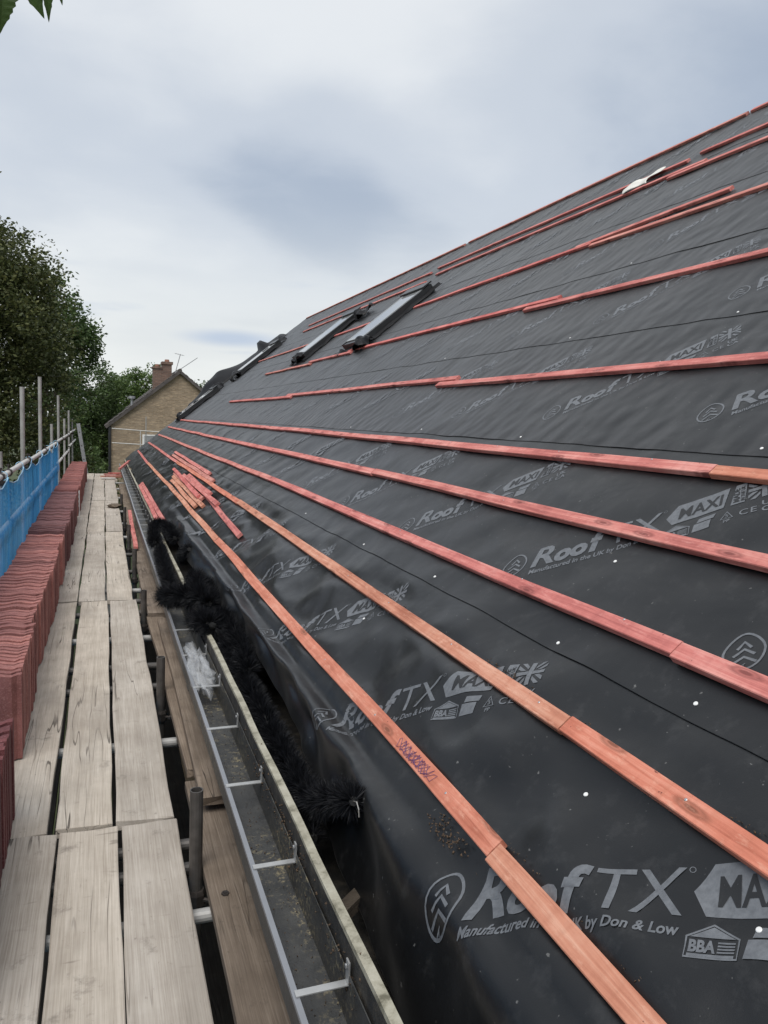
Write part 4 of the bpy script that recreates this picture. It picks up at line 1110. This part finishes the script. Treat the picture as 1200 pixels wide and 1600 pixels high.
for ri, (ya, yb, cols) in enumerate(rows):
    for ci, (xa, xb) in enumerate(cols):
        sd += 1
        lab = 'weathered walkway board, %s, %s row from the camera' % (coln[ci], ORD[ri])
        j = rng.uniform(-0.008, 0.008)
        board('scaffold_board', lab, xa, xb, ya + j + (0 if ri else -0.1 * ci), yb + j, -0.002 + rng.uniform(-0.003, 0.003), group=GD, yaw=rng.uniform(-0.0015, 0.0015), seed=sd * 3.7)
GI = 'brown inner boards beside the gutter'
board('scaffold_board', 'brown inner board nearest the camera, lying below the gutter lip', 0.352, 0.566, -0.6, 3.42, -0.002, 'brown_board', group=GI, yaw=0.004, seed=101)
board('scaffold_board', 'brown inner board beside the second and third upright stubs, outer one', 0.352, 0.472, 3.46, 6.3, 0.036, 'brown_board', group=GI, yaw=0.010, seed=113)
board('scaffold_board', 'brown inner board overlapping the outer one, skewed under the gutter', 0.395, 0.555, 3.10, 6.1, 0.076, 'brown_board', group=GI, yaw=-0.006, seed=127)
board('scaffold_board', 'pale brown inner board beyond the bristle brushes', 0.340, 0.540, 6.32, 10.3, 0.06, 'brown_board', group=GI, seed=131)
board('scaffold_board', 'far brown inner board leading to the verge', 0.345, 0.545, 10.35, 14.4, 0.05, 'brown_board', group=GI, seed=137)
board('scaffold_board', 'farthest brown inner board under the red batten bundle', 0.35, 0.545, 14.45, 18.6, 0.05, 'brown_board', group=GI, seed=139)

# ------------------------------------------------------------------ scaffold tubes
R_T = 0.0242
def tube_obj(label, p0, p1, mat='galvanised_tube', couplers=(), group=None, name='scaffold_tube', shade_plug=True):
    p0 = Vector(p0); p1 = Vector(p1); d = (p1 - p0).normalized()
    root = empty(name, p0, label, 'scaffold tube', group)
    mb = MB(); mb.tube([p0, p1], R_T, 14, caps=False)
    # open ends: a short inner wall
    mb.tube([p1, p1 - d * 0.04], [R_T - 0.004, R_T - 0.004], 14, caps=False)
    mb.tube([p0, p0 + d * 0.04], [R_T - 0.004, R_T - 0.004], 14, caps=False)
    a = Vector((0, 0, 1)) if abs(d.z) < 0.9 else Vector((1, 0, 0)); a = (a - d * a.dot(d)).normalized(); c = d.cross(a)
    for e in (p0, p1):
        vs = [];
        for rr in (R_T, R_T - 0.004): vs += [e + (a * math.cos(2 * math.pi * k / 14) + c * math.sin(2 * math.pi * k / 14)) * rr for k in range(14)]
        mb.add(vs, [(k, (k + 1) % 14, 14 + (k + 1) % 14, 14 + k) for k in range(14)])
    o = mb.build('tube_wall', mat, root, p0, smooth=False)
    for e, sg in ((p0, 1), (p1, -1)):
        mb = MB(); q = e + d * sg * 0.035; mb.tube([q, q + d * sg * 0.004], R_T - 0.0045, 14); mb.build('shade_plug', 'bore_shade', root)  # near-black disc paints the shade down the hollow tube end
    for q in couplers:
        q = Vector(q); mb = MB()
        mb.tube([q - d * 0.035, q - d * 0.02, q + d * 0.02, q + d * 0.035], [R_T + 0.006, R_T + 0.012, R_T + 0.012, R_T + 0.006], 8)
        co = mb.build('coupler', 'coupler_steel', root)
        mb = MB(); w_ = a if abs(d.z) < 0.9 else Vector((0.8, -0.6, 0))
        mb.tube([q + w_ * 0.03, q + w_ * 0.075], 0.008, 6); mb.tube([q + w_ * 0.06, q + w_ * 0.072], 0.014, 6); mb.build('bolt', 'coupler_steel', co)
    return root
GS = 'upright tubes along the guard rail'
stand = [(7.4, 1.28), (9.45, 1.90), (12.0, 2.12), (14.75, 1.42), (16.9, 1.96), (19.4, 1.48), (22.1, 1.68), (24.4, 1.44)]
desc = ['cut short at the picture edge', 'tall and darker', 'tallest with a bluish top', 'short stub', 'tall beyond the netting', 'short beyond the netting', 'tall near the ladder', 'last before the ladder']
for i, (y, zt) in enumerate(stand):
    tube_obj('upright guard-rail tube, %s from the camera, %s' % (ORD[i], desc[i]), (-0.835, y, GZ), (-0.835 + 0.004 * (i % 3 - 1), y, zt), couplers=[(-0.835, y, 1.02)], group=GS)
RX = -0.770
rail = [(-0.5, 6.9, 1.105), (7.0, 9.3, 1.10), (9.4, 14.9, 1.085), (15.0, 20.5, 1.10), (20.6, 25.0, 1.12)]
for i, (a, c, z_) in enumerate(rail):
    tube_obj('top guard-rail tube, %s length from the camera' % ORD[i], (RX, a, z_), (RX, c, z_), 'pale_tube', couplers=[(RX, y, z_) for y, _ in stand if a < y < c] + [(RX, c - 0.06, z_)], group='guard rail tubes')
tube_obj('mid guard-rail tube hidden behind the blue netting', (RX, -0.5, 0.66), (RX, 14.8, 0.66), 'pale_tube', couplers=[(RX, y, 0.66) for y, _ in stand[:4]], group='guard rail tubes')
tube_obj('mid guard-rail tube beyond the netting, nearer length', (RX, 14.9, 0.70), (RX, 20.2, 0.72), 'pale_tube', couplers=[(RX, y, 0.70) for y, _ in stand[4:6]], group='guard rail tubes')
tube_obj('mid guard-rail tube beyond the netting, farther length', (RX, 20.3, 0.80), (RX, 25.0, 0.82), 'pale_tube', couplers=[(RX, 22.1, 0.80)], group='guard rail tubes')
GQ = 'upright stubs between the walkway and the gutter'
for i, (y, zt) in enumerate(((2.72, 0.30), (4.55, 0.24), (6.55, 0.20), (8.5, 0.22), (10.4, 0.22), (12.4, 0.22), (14.6, 0.2))):
    tube_obj('upright tube stub between walkway and inner boards, %s from the camera' % ORD[i], (0.322, y, GZ), (0.320, y, zt), 'dark_tube', couplers=[(0.322, y, -0.12)], group=GQ)
GT = 'cross tubes under the walkway'
for i, y in enumerate((2.53, 2.83, 3.00, 4.03, 4.92, 5.35, 6.05, 6.85, 7.3, 7.75, 8.7, 9.8)):
    tube_obj('cross tube under the boards, %s from the camera' % ORD[i], (-0.9, y, -0.068), (0.62 if i not in (1, 4) else 0.56, y, -0.068), 'dark_tube' if i % 3 else 'galvanised_tube', couplers=[(0.40, y, -0.068)] if i % 3 == 0 else [], group=GT)
for y in (1.2, 11.2, 12.6, 14.2, 16.5, 18.5, 20.1, 22.2):
    tube_obj('cross tube under the boards, %s' % ('beneath the camera' if y < 2 else 'at %s' % {11.2: 'the third board seam', 12.6: 'the fourth row, nearer', 14.2: 'the fourth row, farther', 16.5: 'the fifth row, nearer', 18.5: 'the fifth row, farther', 20.1: 'the fifth board seam', 22.2: 'the far end of the deck'}[y]), (-0.9, y, -0.068), (0.60, y, -0.068), group=GT)
tube_obj('ledger tube running along under the deck edge', (0.24, -1.0, -0.12), (0.24, 15.0, -0.12), group='ledger tubes')
tube_obj('ledger tube running along under the guard rail side', (-0.79, -1.0, -0.12), (-0.79, 25.0, -0.12), group='ledger tubes')
# lower lift, glimpsed through the gaps
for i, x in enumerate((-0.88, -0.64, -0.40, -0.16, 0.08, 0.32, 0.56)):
    board('scaffold_board', 'shade-darkened board on the lower lift seen through gaps, %s from the wall' % ORD[6 - i], x, x + 0.225, -1, 14, -2.0, 'shaded_board', group='boards of the lower lift', seed=200 + i)

# ladder leaning at the far end
lad = empty('ladder', (-0.40, 23.0, GZ), 'grey aluminium ladder leaning at the far end of the walkway', 'ladder')
def lp(t, off): return Vector((-0.28 - 0.35 * t + 0.16 * 0, 22.85 + off, -1.0 + 2.33 * t))
for off in (0.0, 0.38):
    mb = MB(); mb.bar(lp(-1.6, off), lp(1.0, off), 0.030, 0.085, (1, 0, 0.1)); mb.build('stile', 'aluminium', lad)
for k in range(16):
    t = -1.5 + k * 0.16; mb = MB(); mb.tube([lp(t, -0.02), lp(t, 0.40)], 0.016, 8); mb.build('rung', 'coupler_steel', lad)

# red battens stacked across the far end of the deck
GE = 'red battens bundled at the far end of the walkway'
for i, (x0, y0, x1, y1, z_, mt) in enumerate(((-0.02, 20.6, 0.75, 20.9, 0.01, 'orange_batten'), (-0.05, 20.75, 0.72, 20.95, 0.036, 'orange_batten'), (0.06, 20.55, 0.78, 20.8, 0.062, 'pink_batten'),
        (0.04, 20.7, 0.70, 21.0, 0.089, 'pink_batten'), (0.14, 20.8, 0.66, 20.95, 0.116, 'pink_batten'))):
    batten('batten', 'red batten at the far deck end, %s up in the bundle' % ['bottom', 'second', 'third', 'fourth', 'topmost'][i], (x0, y0, z_ + 0.002), (x1, y1, z_ + 0.002), 0.055, 0.025, mt, (0, 0, 1), GE)
batten('batten', 'short red batten propped on the gutter end with its dark end showing', (0.40, 20.0, 0.27), (0.66, 20.9, 0.42), 0.07, 0.045, 'pink_batten', (-0.3, 0, 0.95), GE)
tube_obj('short pale tube lying in front of the far red battens', (-0.03, 20.3, 0.03), (0.30, 20.32, 0.03), 'pale_tube')
batten('roof_batten', 'loose red batten leaning below the gutter beside the inner boards', (0.36, 9.3, 0.09), (0.38, 12.0, 0.20), 0.05, 0.025, 'pink_batten', (0, 0, 1), None)

# ------------------------------------------------------------------ roof tiles on edge
def tile_mesh(name, width, height, amp, waves, mat, thick=0.017):
    n_ = 17; mb = MB()
    us = np.linspace(-width / 2, width / 2, n_)
    def fy(u): 
        w_ = amp * math.sin(2 * math.pi * waves * (u / width) + 0.8)
        if u > width / 2 - 0.03: w_ = amp * 0.4 + 0.006
        return w_
    vs = []
    for u in us:
        y = fy(u)
        top = height - 0.004 + 0.003 * math.sin(u * 40)
        vs += [(u, y - thick / 2, 0), (u, y - thick / 2, top - 0.003), (u, y, top), (u, y + thick / 2, top - 0.004), (u, y + thick / 2, 0)]
    fs = []
    for i in range(n_ - 1):
        for k in range(4): fs.append((i * 5 + k, (i + 1) * 5 + k, (i + 1) * 5 + k + 1, i * 5 + k + 1))
    fs += [(0, 1, 2, 3, 4), tuple(reversed(range((n_ - 1) * 5, n_ * 5)))]
    me = bpy.data.meshes.new(name); me.from_pydata(vs, [], fs); me.materials.append(MATS[mat]); me.update()
    return me
def nth(n):
    if n < 13: return (['first'] + ORD[1:])[n - 1]
    return '%d%s' % (n, 'th' if n % 100 in (11, 12, 13) else {1: 'st', 2: 'nd', 3: 'rd'}.get(n % 10, 'th'))
def stack(label, group, ya, yb, dy, xc, width, height, amp, waves, mat, seed, lean=0.0, jx=0.006):
    me = tile_mesh('roof_tile', width, height, amp, waves, mat, dy * 0.78); r = random.Random(seed); y = ya; k = 0; dx = 0
    while y < yb:
        o = bpy.data.objects.new('roof_tile', me)
        if k % 9 == 0: dx = r.uniform(-0.014, 0.014)
        link(o, None, (xc + dx + r.uniform(-jx, jx), y, 0.003 + r.choice([0, 0, 0, 0.0, 0.006]) * r.random()))
        o.scale = (1, 1, 1 + r.uniform(-0.014, 0.014))
        o.rotation_euler = (lean + r.uniform(-0.02, 0.02), 0, r.uniform(-0.02, 0.02))
        tag(o, label % nth(k + 1), 'roof tile', group)
        y += dy * (1 + (r.random() * 0.8 if r.random() < 0.12 else 0)); k += 1
stack('dark burgundy roof tile on edge, %s from the near end of the cropped nearest stack', 'burgundy tiles in the nearest stack', 2.1, 3.27, 0.05, -0.50, 0.345, 0.42, 0.012, 2.0, 'tile_burgundy', 1)
stack('pinkish red wavy roof tile on edge, %s from the near end of its stack', 'pinkish tiles in the long near stack', 3.86, 8.35, 0.052, -0.542, 0.33, 0.418, 0.013, 1.5, 'tile_red', 2, 0.0, 0.005)
stack('dark plum roof tile on edge, %s from the near end of the middle stack', 'plum tiles in the middle stack', 8.52, 12.75, 0.060, -0.535, 0.345, 0.43, 0.008, 2.0, 'tile_plum', 3)
stack('russet roof tile on edge, %s from the near end of the farthest stack', 'russet tiles in the far stack', 13.05, 20.3, 0.068, -0.535, 0.345, 0.435, 0.010, 1.5, 'tile_russet', 4, 0.0, 0.004)
mb = MB()
for k in range(7): mb.box((-0.352 + 0.004 * (k % 2), 12.85, 0.17 + k * 0.036), (-0.345 + 0.004 * (k % 2), 12.90, 0.20 + k * 0.036))
mb.tube([(-0.342, 12.875, 0.005), (-0.342, 12.875, 0.43)], 0.006, 6)
tag(mb.build('packing_strap', 'white_frame'), 'white plastic packing strap standing at the corner of the plum stack', 'strap')

# ------------------------------------------------------------------ blue netting
ys = np.concatenate([np.linspace(-0.4, 5, 60)[:-1], np.linspace(5, 14.6, 260)]); ts = np.concatenate([np.linspace(0, 0.28, 24), np.linspace(0.3, 1, 8)])
P = np.zeros((len(ys), len(ts), 3))
ties = np.array([-0.4, 1.5, 3.2, 4.8, 6.2, 7.0, 8.35, 9.35, 10.9, 12.5, 13.6, 14.6])
for i, y in enumerate(ys):
    k = np.searchsorted(ties, y) - 1; k = min(max(k, 0), len(ties) - 2); fr = (y - ties[k]) / (ties[k + 1] - ties[k])
    dip = (0.09 if k % 2 else 0.055) * 4 * fr * (1 - fr)
    ztop = 1.085 - dip; zbot = -1.9 + 0.03 * float(vnoise(np.array(y * 0.8), np.array(2.0)))  # skirt below the deck is added, unseen, to dim the board gaps
    for j, t in enumerate(ts):
        z_ = ztop + (zbot - ztop) * t
        x = RX + 0.028 + 0.018 * math.exp(-((z_ - 0.66) / 0.05) ** 2) + 0.010 * float(vnoise(np.array(y * 5.0 + t), np.array(t * 1.6))) + 0.006 * float(vnoise(np.array(y * 14.0), np.array(t * 2.6 + 3)))
        x += 0.012 * math.exp(-((fr if fr < 0.5 else 1 - fr) / 0.05) ** 2) * (1 - t)
        x -= 0.018 * min(0.5, max(0.0, 0.66 - z_))
        P[i, j] = (x, y, z_)
V, F = grid_mesh(P)
net = np_obj('debris_netting', V, F, 'blue_netting', None, (RX, 7, 0.3))
tag(net, 'blue debris netting hung from the guard rail behind the tiles', 'netting')
mb = MB()
for k in range(len(ties) - 1):
    pts = []
    for q in range(13):
        fr = q / 12; y = ties[k] + fr * (ties[k + 1] - ties[k]); dip = (0.09 if k % 2 else 0.055) * 4 * fr * (1 - fr)
        pts.append((RX + 0.03 + 0.01 * float(vnoise(np.array(y * 5.0), np.array(0.0))), y, 1.087 - dip))
    mb.tube(pts, 0.005, 5)
mb.build('hem_cord', 'net_cord', net)
for y in ties[1:]:
    mb = MB(); mb.tube([(RX + 0.034 * math.cos(a), y + 0.004 * math.sin(a * 2), 1.10 + 0.036 * math.sin(a)) for a in np.linspace(0, 2 * math.pi, 15)], 0.003, 5); mb.build('tie', 'net_cord', net)

# ------------------------------------------------------------------ brick house beyond
HY = 42.0
bh = empty('brick_house', (3.8, HY, GZ), 'buff brick house with a steep gable beyond the far end of the roof', 'house')
xl, xrh, ax, ez, az = 0.40, 7.3, 3.82, 1.06, 3.86
mb = MB(); gv = [(xl, HY, GZ), (xrh, HY, GZ), (xrh, HY, ez), (ax, HY, az), (xl, HY, ez)]
mb.add(gv + [(x, HY + 9, z) for x, y, z in gv], [(0, 1, 2, 3, 4), (9, 8, 7, 6, 5)] + [(i, i + 5, 5 + (i + 1) % 5, (i + 1) % 5) for i in range(5)]); mb.build('wall', 'buff_brick', bh)
for sgn, xe in ((-1, xl), (1, xrh)):
    d = Vector((xe - ax, 0, ez - az)); L = d.length; d.normalize(); nn = Vector((-d.z, 0, d.x)) * (1 if sgn > 0 else -1)
    if nn.z < 0: nn = -nn
    a = Vector((ax, HY - 0.12, az)) + nn * 0.012; e = a + d * (L + 0.28); th = nn * 0.13
    mb = MB(); yv = Vector((0, 9.3, 0))
    vs = [a, e, e + yv, a + yv, a + th, e + th, e + yv + th, a + yv + th]
    mb.add(vs, [(0, 1, 2, 3), (4, 7, 6, 5), (0, 4, 5, 1), (1, 5, 6, 2), (2, 6, 7, 3), (3, 7, 4, 0)]); rf = mb.build('roof', 'dark_roof_tile', bh)
    # courses standing proud at the verge
    for q in range(1, 14):
        c0 = a + d * (L + 0.28) * q / 14 + th + nn * 0.002
        mb = MB(); mb.bar(c0, c0 + yv, 0.16, 0.03, tuple(nn)); mb.build('tile_course', 'dark_roof_tile', rf)
    mb = MB(); mb.bar(a + Vector((0, -0.03, 0)) + nn * 0.02, e + Vector((0, -0.03, 0)) + nn * 0.02, 0.05, 0.09, tuple(nn)); mb.build('verge', 'dark_roof_tile', rf)
mb = MB(); mb.tube([(ax, HY - 0.1, az + 0.15), (ax, HY + 9.2, az + 0.15)], 0.10, 8); mb.build('ridge_tiles', 'dark_roof_tile', bh)
mb = MB(); mb.box((2.55, HY + 1.2, 2.4), (3.02, HY + 2.1, 4.12)); mb.box((3.021, HY + 1.2, 2.8), (3.50, HY + 2.1, 4.36))
ch = mb.build('chimney', 'chimney_brick', bh)
mb = MB(); mb.box((2.50, HY + 1.15, 4.121), (3.019, HY + 2.15, 4.22)); mb.box((2.98, HY + 1.15, 4.361), (3.56, HY + 2.15, 4.50)); mb.build('chimney_cap', 'chimney_brick', ch)
for x, z_ in ((2.78, 4.221), (3.28, 4.501)):
    mb = MB(); mb.tube([(x, HY + 1.65, z_), (x, HY + 1.65, z_ + 0.14)], [0.14, 0.11], 10); mb.build('chimney_pot', 'terracotta', ch)
mb = MB(); mb.tube([(3.6, HY + 1.3, 3.6), (3.95, HY + 1.3, 4.95)], 0.02, 6); mb.bar((3.65, HY + 1.3, 4.98), (4.15, HY + 1.3, 4.88), 0.03, 0.02)
for q in range(4): mb.bar((3.72 + q * 0.11, HY + 1.1, 4.96 - q * 0.02), (3.72 + q * 0.11, HY + 1.5, 4.96 - q * 0.02), 0.015, 0.015)
mb.tube([(3.6, HY + 0.4, 3.9), (4.75, HY + 0.4, 4.75)], 0.018, 6)
mb.build('aerial', 'lead_grey', bh)
mb = MB(); mb.tube([(xl - 0.05, HY - 0.08, GZ), (xl - 0.05, HY - 0.08, ez - 0.1)], 0.07, 8); mb.build('drainpipe', 'black_pipe', bh)
mb = MB(); mb.tube([(1.45, HY + 0.6, 1.8), (1.45, HY + 0.6, 2.45)], 0.07, 8); mb.tube([(1.45, HY + 0.6, 2.45), (1.45, HY + 0.6, 2.58)], 0.17, 8); mb.build('flue', 'aluminium', bh)
# window with white frame
wo = MB(); wo.box((1.95, HY - 0.03, -0.9), (2.05, HY - 0.002, 0.62)); wo.box((2.75, HY - 0.03, -0.9), (2.85, HY - 0.002, 0.62)); wo.box((2.051, HY - 0.03, 0.55), (2.749, HY - 0.002, 0.62)); wo.box((2.051, HY - 0.03, -0.9), (2.749, HY - 0.002, -0.82))
w1 = wo.build('window', 'white_frame', bh)
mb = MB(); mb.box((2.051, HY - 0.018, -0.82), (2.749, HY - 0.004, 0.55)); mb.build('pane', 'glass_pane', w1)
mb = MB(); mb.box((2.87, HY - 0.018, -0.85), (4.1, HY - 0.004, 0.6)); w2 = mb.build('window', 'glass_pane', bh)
mb = MB(); mb.box((1.9, HY - 0.06, -0.97), (4.15, HY - 0.001, -0.901)); mb.build('sill', 'white_frame', w1)
for lab, p0, p1 in (('pale upper scaffold tube crossing in front of the brick gable', (0.42, 39.0, 0.93), (4.6, 39.0, 0.74)), ('pale lower scaffold tube crossing in front of the brick gable', (0.42, 39.0, 0.25), (4.4, 39.0, 0.10)),
        ('upright scaffold tube in front of the brick gable', (1.98, 39.1, GZ), (1.98, 39.1, 1.55)), ('pale upright tube beside the window of the brick gable', (1.72, 38.95, GZ), (1.72, 38.95, 0.85))):
    tube_obj(lab, p0, p1, 'pale_tube' if 'pale' in lab else 'galvanised_tube', group='scaffold tubes by the brick house')

# ------------------------------------------------------------------ trees
def leaves(centres, radii, n_per, spread, size, seed, flat=0.0):
    r = np.random.default_rng(seed); Vs = []
    c = np.repeat(centres, n_per, axis=0); rad = np.repeat(radii, n_per)[:, None]
    d = r.normal(size=c.shape); d /= np.linalg.norm(d, axis=1, keepdims=True)
    p = c + d * rad * (r.random((len(c), 1)) ** 0.45) * np.array([1, 1, 0.75])
    n_ = len(p); a = r.normal(size=(n_, 3)); a[:, 2] *= 0.6; a /= np.linalg.norm(a, axis=1, keepdims=True)
    b_ = np.cross(a, r.normal(size=(n_, 3))); b_ /= np.linalg.norm(b_, axis=1, keepdims=True)
    s_ = size * r.uniform(0.6, 1.25, (n_, 1))
    v0 = p - a * s_ * 0.5; v1 = p + b_ * s_ * 0.28; v2 = p + a * s_ * 0.5; v3 = p - b_ * s_ * 0.28
    V = np.stack([v0, v1, v2, v3], 1).reshape(-1, 3); F = (np.arange(n_)[:, None] * 4 + np.array([[0, 1, 2, 3]]))
    return V, F
def tree(name, label, base, blobs, n_clumps, n_per, clump_r, leaf, mat, seed, trunk_r=0.25, cat='tree', group=None, limbs=True):
    """blobs: (cx, cy, cz, rx, ry, rz) in world space; crown = leaf clumps in their outer shells"""
    r = np.random.default_rng(seed); base = Vector(base)
    root = empty(name, base, label, cat, group)
    vol = np.array([b_[3] * b_[4] * b_[5] for b_ in blobs]) ** 0.75; vol /= vol.sum(); C = []
    for q, b_ in enumerate(blobs):
        m_ = int(n_clumps * vol[q]) + 3
        d = r.normal(size=(m_, 3)); d /= np.linalg.norm(d, axis=1, keepdims=True)
        rr = r.uniform(0.45, 1.0, (m_, 1)) ** 0.6
        lump = 1 + 0.18 * np.sin(d[:, :1] * 5 + seed) * np.cos(d[:, 2:] * 6 + q)
        C.append(np.array(b_[:3]) + d * rr * lump * np.array(b_[3:]))
    C = np.concatenate(C); R_ = clump_r * r.uniform(0.5, 1.3, len(C))
    V, F = leaves(C, R_, n_per, 1, leaf, seed + 1)
    np_obj('crown', V, F, mat, root, tuple(base), False)
    mb = MB(); top = Vector(np.mean([b_[:3] for b_ in blobs], axis=0)); 
    h = top.z - base.z
    mb.tube([base, base + Vector((0.03 * h, 0, 0.3 * h)), Vector((base.x * 0.5 + top.x * 0.5, base.y * 0.5 + top.y * 0.5, base.z + 0.65 * h)), top], [trunk_r, trunk_r * 0.8, trunk_r * 0.6, trunk_r * 0.3], 9)
    if limbs:
        for q, b_ in enumerate(blobs):
            s0 = base + (top - base) * 0.55; e = Vector(b_[:3])
            mb.tube([s0, s0.lerp(e, 0.5) + Vector((0, 0, 0.1 * h * 0.5)), e], [trunk_r * 0.45, trunk_r * 0.3, trunk_r * 0.1], 6)
        for q in r.choice(len(C), min(60, len(C)), replace=False):
            e = Vector(C[q]); b_ = min(blobs, key=lambda t: (Vector(t[:3]) - e).length); s0 = Vector(b_[:3])
            mb.tube([s0, s0.lerp(e, 0.6) + Vector((0, 0, 0.15)), e], [trunk_r * 0.12, trunk_r * 0.08, trunk_r * 0.03], 4)
    mb.build('trunk', 'bark', root)
    return root
tree('broadleaf_tree', 'big dark overhanging tree filling the left edge behind the guard rail', (-6.2, 24, GZ),
     [(-5.4, 23, 4.6, 3.3, 3.0, 4.4), (-3.1, 24, 4.2, 1.9, 2.4, 2.7), (-2.3, 24.5, 2.2, 1.5, 2.2, 2.2), (-4.4, 23, 0.2, 2.4, 2.4, 2.6), (-5.6, 24, 7.4, 2.6, 2.4, 2.2), (-2.5, 24, 5.4, 1.4, 1.6, 1.1), (-1.7, 25, 3.9, 0.9, 1.4, 1.3)], 1100, 130, 0.62, 0.115, 'leaf_dark', 11, 0.35)
tree('broadleaf_tree', 'tree with sparse dark green leaves against the sky right of the big tree', (-2.6, 31, GZ),
     [(-1.6, 31, 4.6, 1.3, 1.8, 1.5), (-1.0, 31, 4.0, 0.95, 1.4, 0.9), (-2.2, 31, 5.9, 1.1, 1.4, 1.1), (-2.3, 31, 1.6, 1.7, 1.5, 2.2)], 210, 75, 0.5, 0.15, 'leaf_green', 23, 0.2)
tree('broadleaf_tree', 'rounded green tree behind the ladder at the end of the walkway', (-1.2, 47, GZ),
     [(-0.6, 47, 2.7, 1.9, 2.0, 1.9), (-2.4, 46, 1.4, 2.0, 2.0, 2.2), (0.2, 48, 0.8, 1.6, 1.8, 1.6), (-1.0, 47, -0.8, 2.4, 2.0, 1.6)], 330, 75, 0.65, 0.17, 'leaf_green', 31, 0.25)
tree('broadleaf_tree', 'fresh green tree showing left of the chimney above the house roof', (1.8, 58, GZ),
     [(1.4, 58, 2.9, 1.9, 1.9, 1.6), (2.9, 58, 3.7, 1.5, 1.6, 1.3), (0.5, 57, 1.4, 1.6, 1.6, 1.8)], 230, 70, 0.7, 0.19, 'leaf_fresh', 37, 0.25)
tree('broadleaf_tree', 'dark tree top showing just right of the brick gable', (7.2, 60, GZ), [(7.2, 60, 2.6, 2.3, 2.0, 1.9), (8.6, 60, 2.0, 2.0, 2, 1.6)], 120, 60, 0.7, 0.19, 'leaf_green', 41, 0.25)
tree('shrub', 'dark shrub in the garden below the end of the walkway', (-1.1, 33, GZ), [(-1.4, 33, -1.5, 1.6, 1.5, 1.9), (-0.2, 34, -2.6, 1.4, 1.4, 1.5)], 150, 70, 0.5, 0.14, 'leaf_dark', 43, 0.10, 'shrub')
tree('shrub', 'low green shrub at the foot of the brick house', (-0.3, 40, GZ), [(-0.6, 40, -2.0, 1.1, 1.2, 2.2), (0.0, 39.5, -3.4, 1.2, 1.0, 1.0)], 110, 70, 0.5, 0.14, 'leaf_green', 47, 0.08, 'shrub')
tree('shrub', 'yellowish hedge bush behind the guard rail under the big tree', (-4.0, 17, GZ), [(-3.9, 17, -1.2, 1.9, 3.2, 2.4), (-3.6, 20.5, -0.6, 1.4, 2.2, 2.3), (-4.4, 13.5, -1.0, 1.9, 2.6, 2.3)], 300, 80, 0.55, 0.11, 'leaf_dark', 53, 0.12, 'shrub')

# overhanging twig with serrated leaves at the top left
tw = empty('overhanging_branch', (-3.4, 2.2, GZ), 'branch with serrated green leaves hanging into the top left corner', 'branch')
mb = MB()
mb.tube([(-3.4, 2.2, GZ), (-3.3, 2.1, 0), (-3.1, 2.0, 2.4), (-2.9, 2.0, 4.5)], [0.10, 0.08, 0.06, 0.03], 8)
mb.tube([(-3.1, 2.0, 2.4), (-2.2, 1.75, 2.75), (-1.2, 1.6, 2.75), (-0.45, 1.52, 2.56), (-0.15, 1.5, 2.44)], [0.035, 0.022, 0.014, 0.007, 0.003], 7)
mb.build('stem', 'bark', tw)
def leaf_blade(base, tip, width, seed, normal):
    base = Vector(base); tip = Vector(tip); d = tip - base; L = d.length; d.normalize(); side = d.cross(Vector(normal)).normalized(); nrm = side.cross(d)
    n_ = 26; r = random.Random(seed); mb = MB(); vs = []
    for i in range(n_ + 1):
        t = i / n_; w_ = width * (math.sin(math.pi * min(1, t * 0.97 + 0.03) ** 0.75)) ** 0.8 * (1 - 0.25 * t)
        if t > 0.86: w_ = width * 0.30 * ((1 - t) / 0.14) ** 0.8 * 0.8 + 0.0006
        ser = 1 + (0.10 if i % 2 else -0.06) * (1 if 0 < t < 0.9 else 0)
        c = base + d * L * t + nrm * (0.10 * L * math.sin(t * math.pi)) 
        vs += [c - side * w_ / 2 * ser + nrm * w_ * 0.12, c, c + side * w_ / 2 * ser + nrm * w_ * 0.12]
    fs = []
    for i in range(n_):
        a = i * 3; fs += [(a, a + 3, a + 4, a + 1), (a + 1, a + 4, a + 5, a + 2)]
    mb.add(vs, fs); o = mb.build('leaf', 'leaf_near', tw); so = o.modifiers.new('thickness', 'SOLIDIFY'); so.thickness = 0.0004; return o
vn = (0.25, -0.9, 0.2)
leaf_blade((-0.150, 1.50, 2.395), (-0.158, 1.49, 2.262), 0.055, 1, vn)
leaf_blade((-0.160, 1.50, 2.395), (-0.090, 1.49, 2.300), 0.056, 2, vn)
leaf_blade((-0.098, 1.50, 2.412), (-0.083, 1.49, 2.296), 0.028, 3, vn)
leaf_blade((-0.092, 1.50, 2.412), (-0.062, 1.49, 2.327), 0.030, 4, vn)
leaf_blade((-0.22, 1.52, 2.46), (-0.245, 1.50, 2.33), 0.05, 5, vn)
mb = MB(); mb.tube([(-0.15, 1.5, 2.44), (-0.12, 1.5, 2.425), (-0.095, 1.5, 2.412)], [0.003, 0.002, 0.0015], 6); mb.tube([(-0.15, 1.5, 2.44), (-0.155, 1.5, 2.39)], [0.002, 0.0015], 6); mb.build('petiole', 'leaf_near', tw)
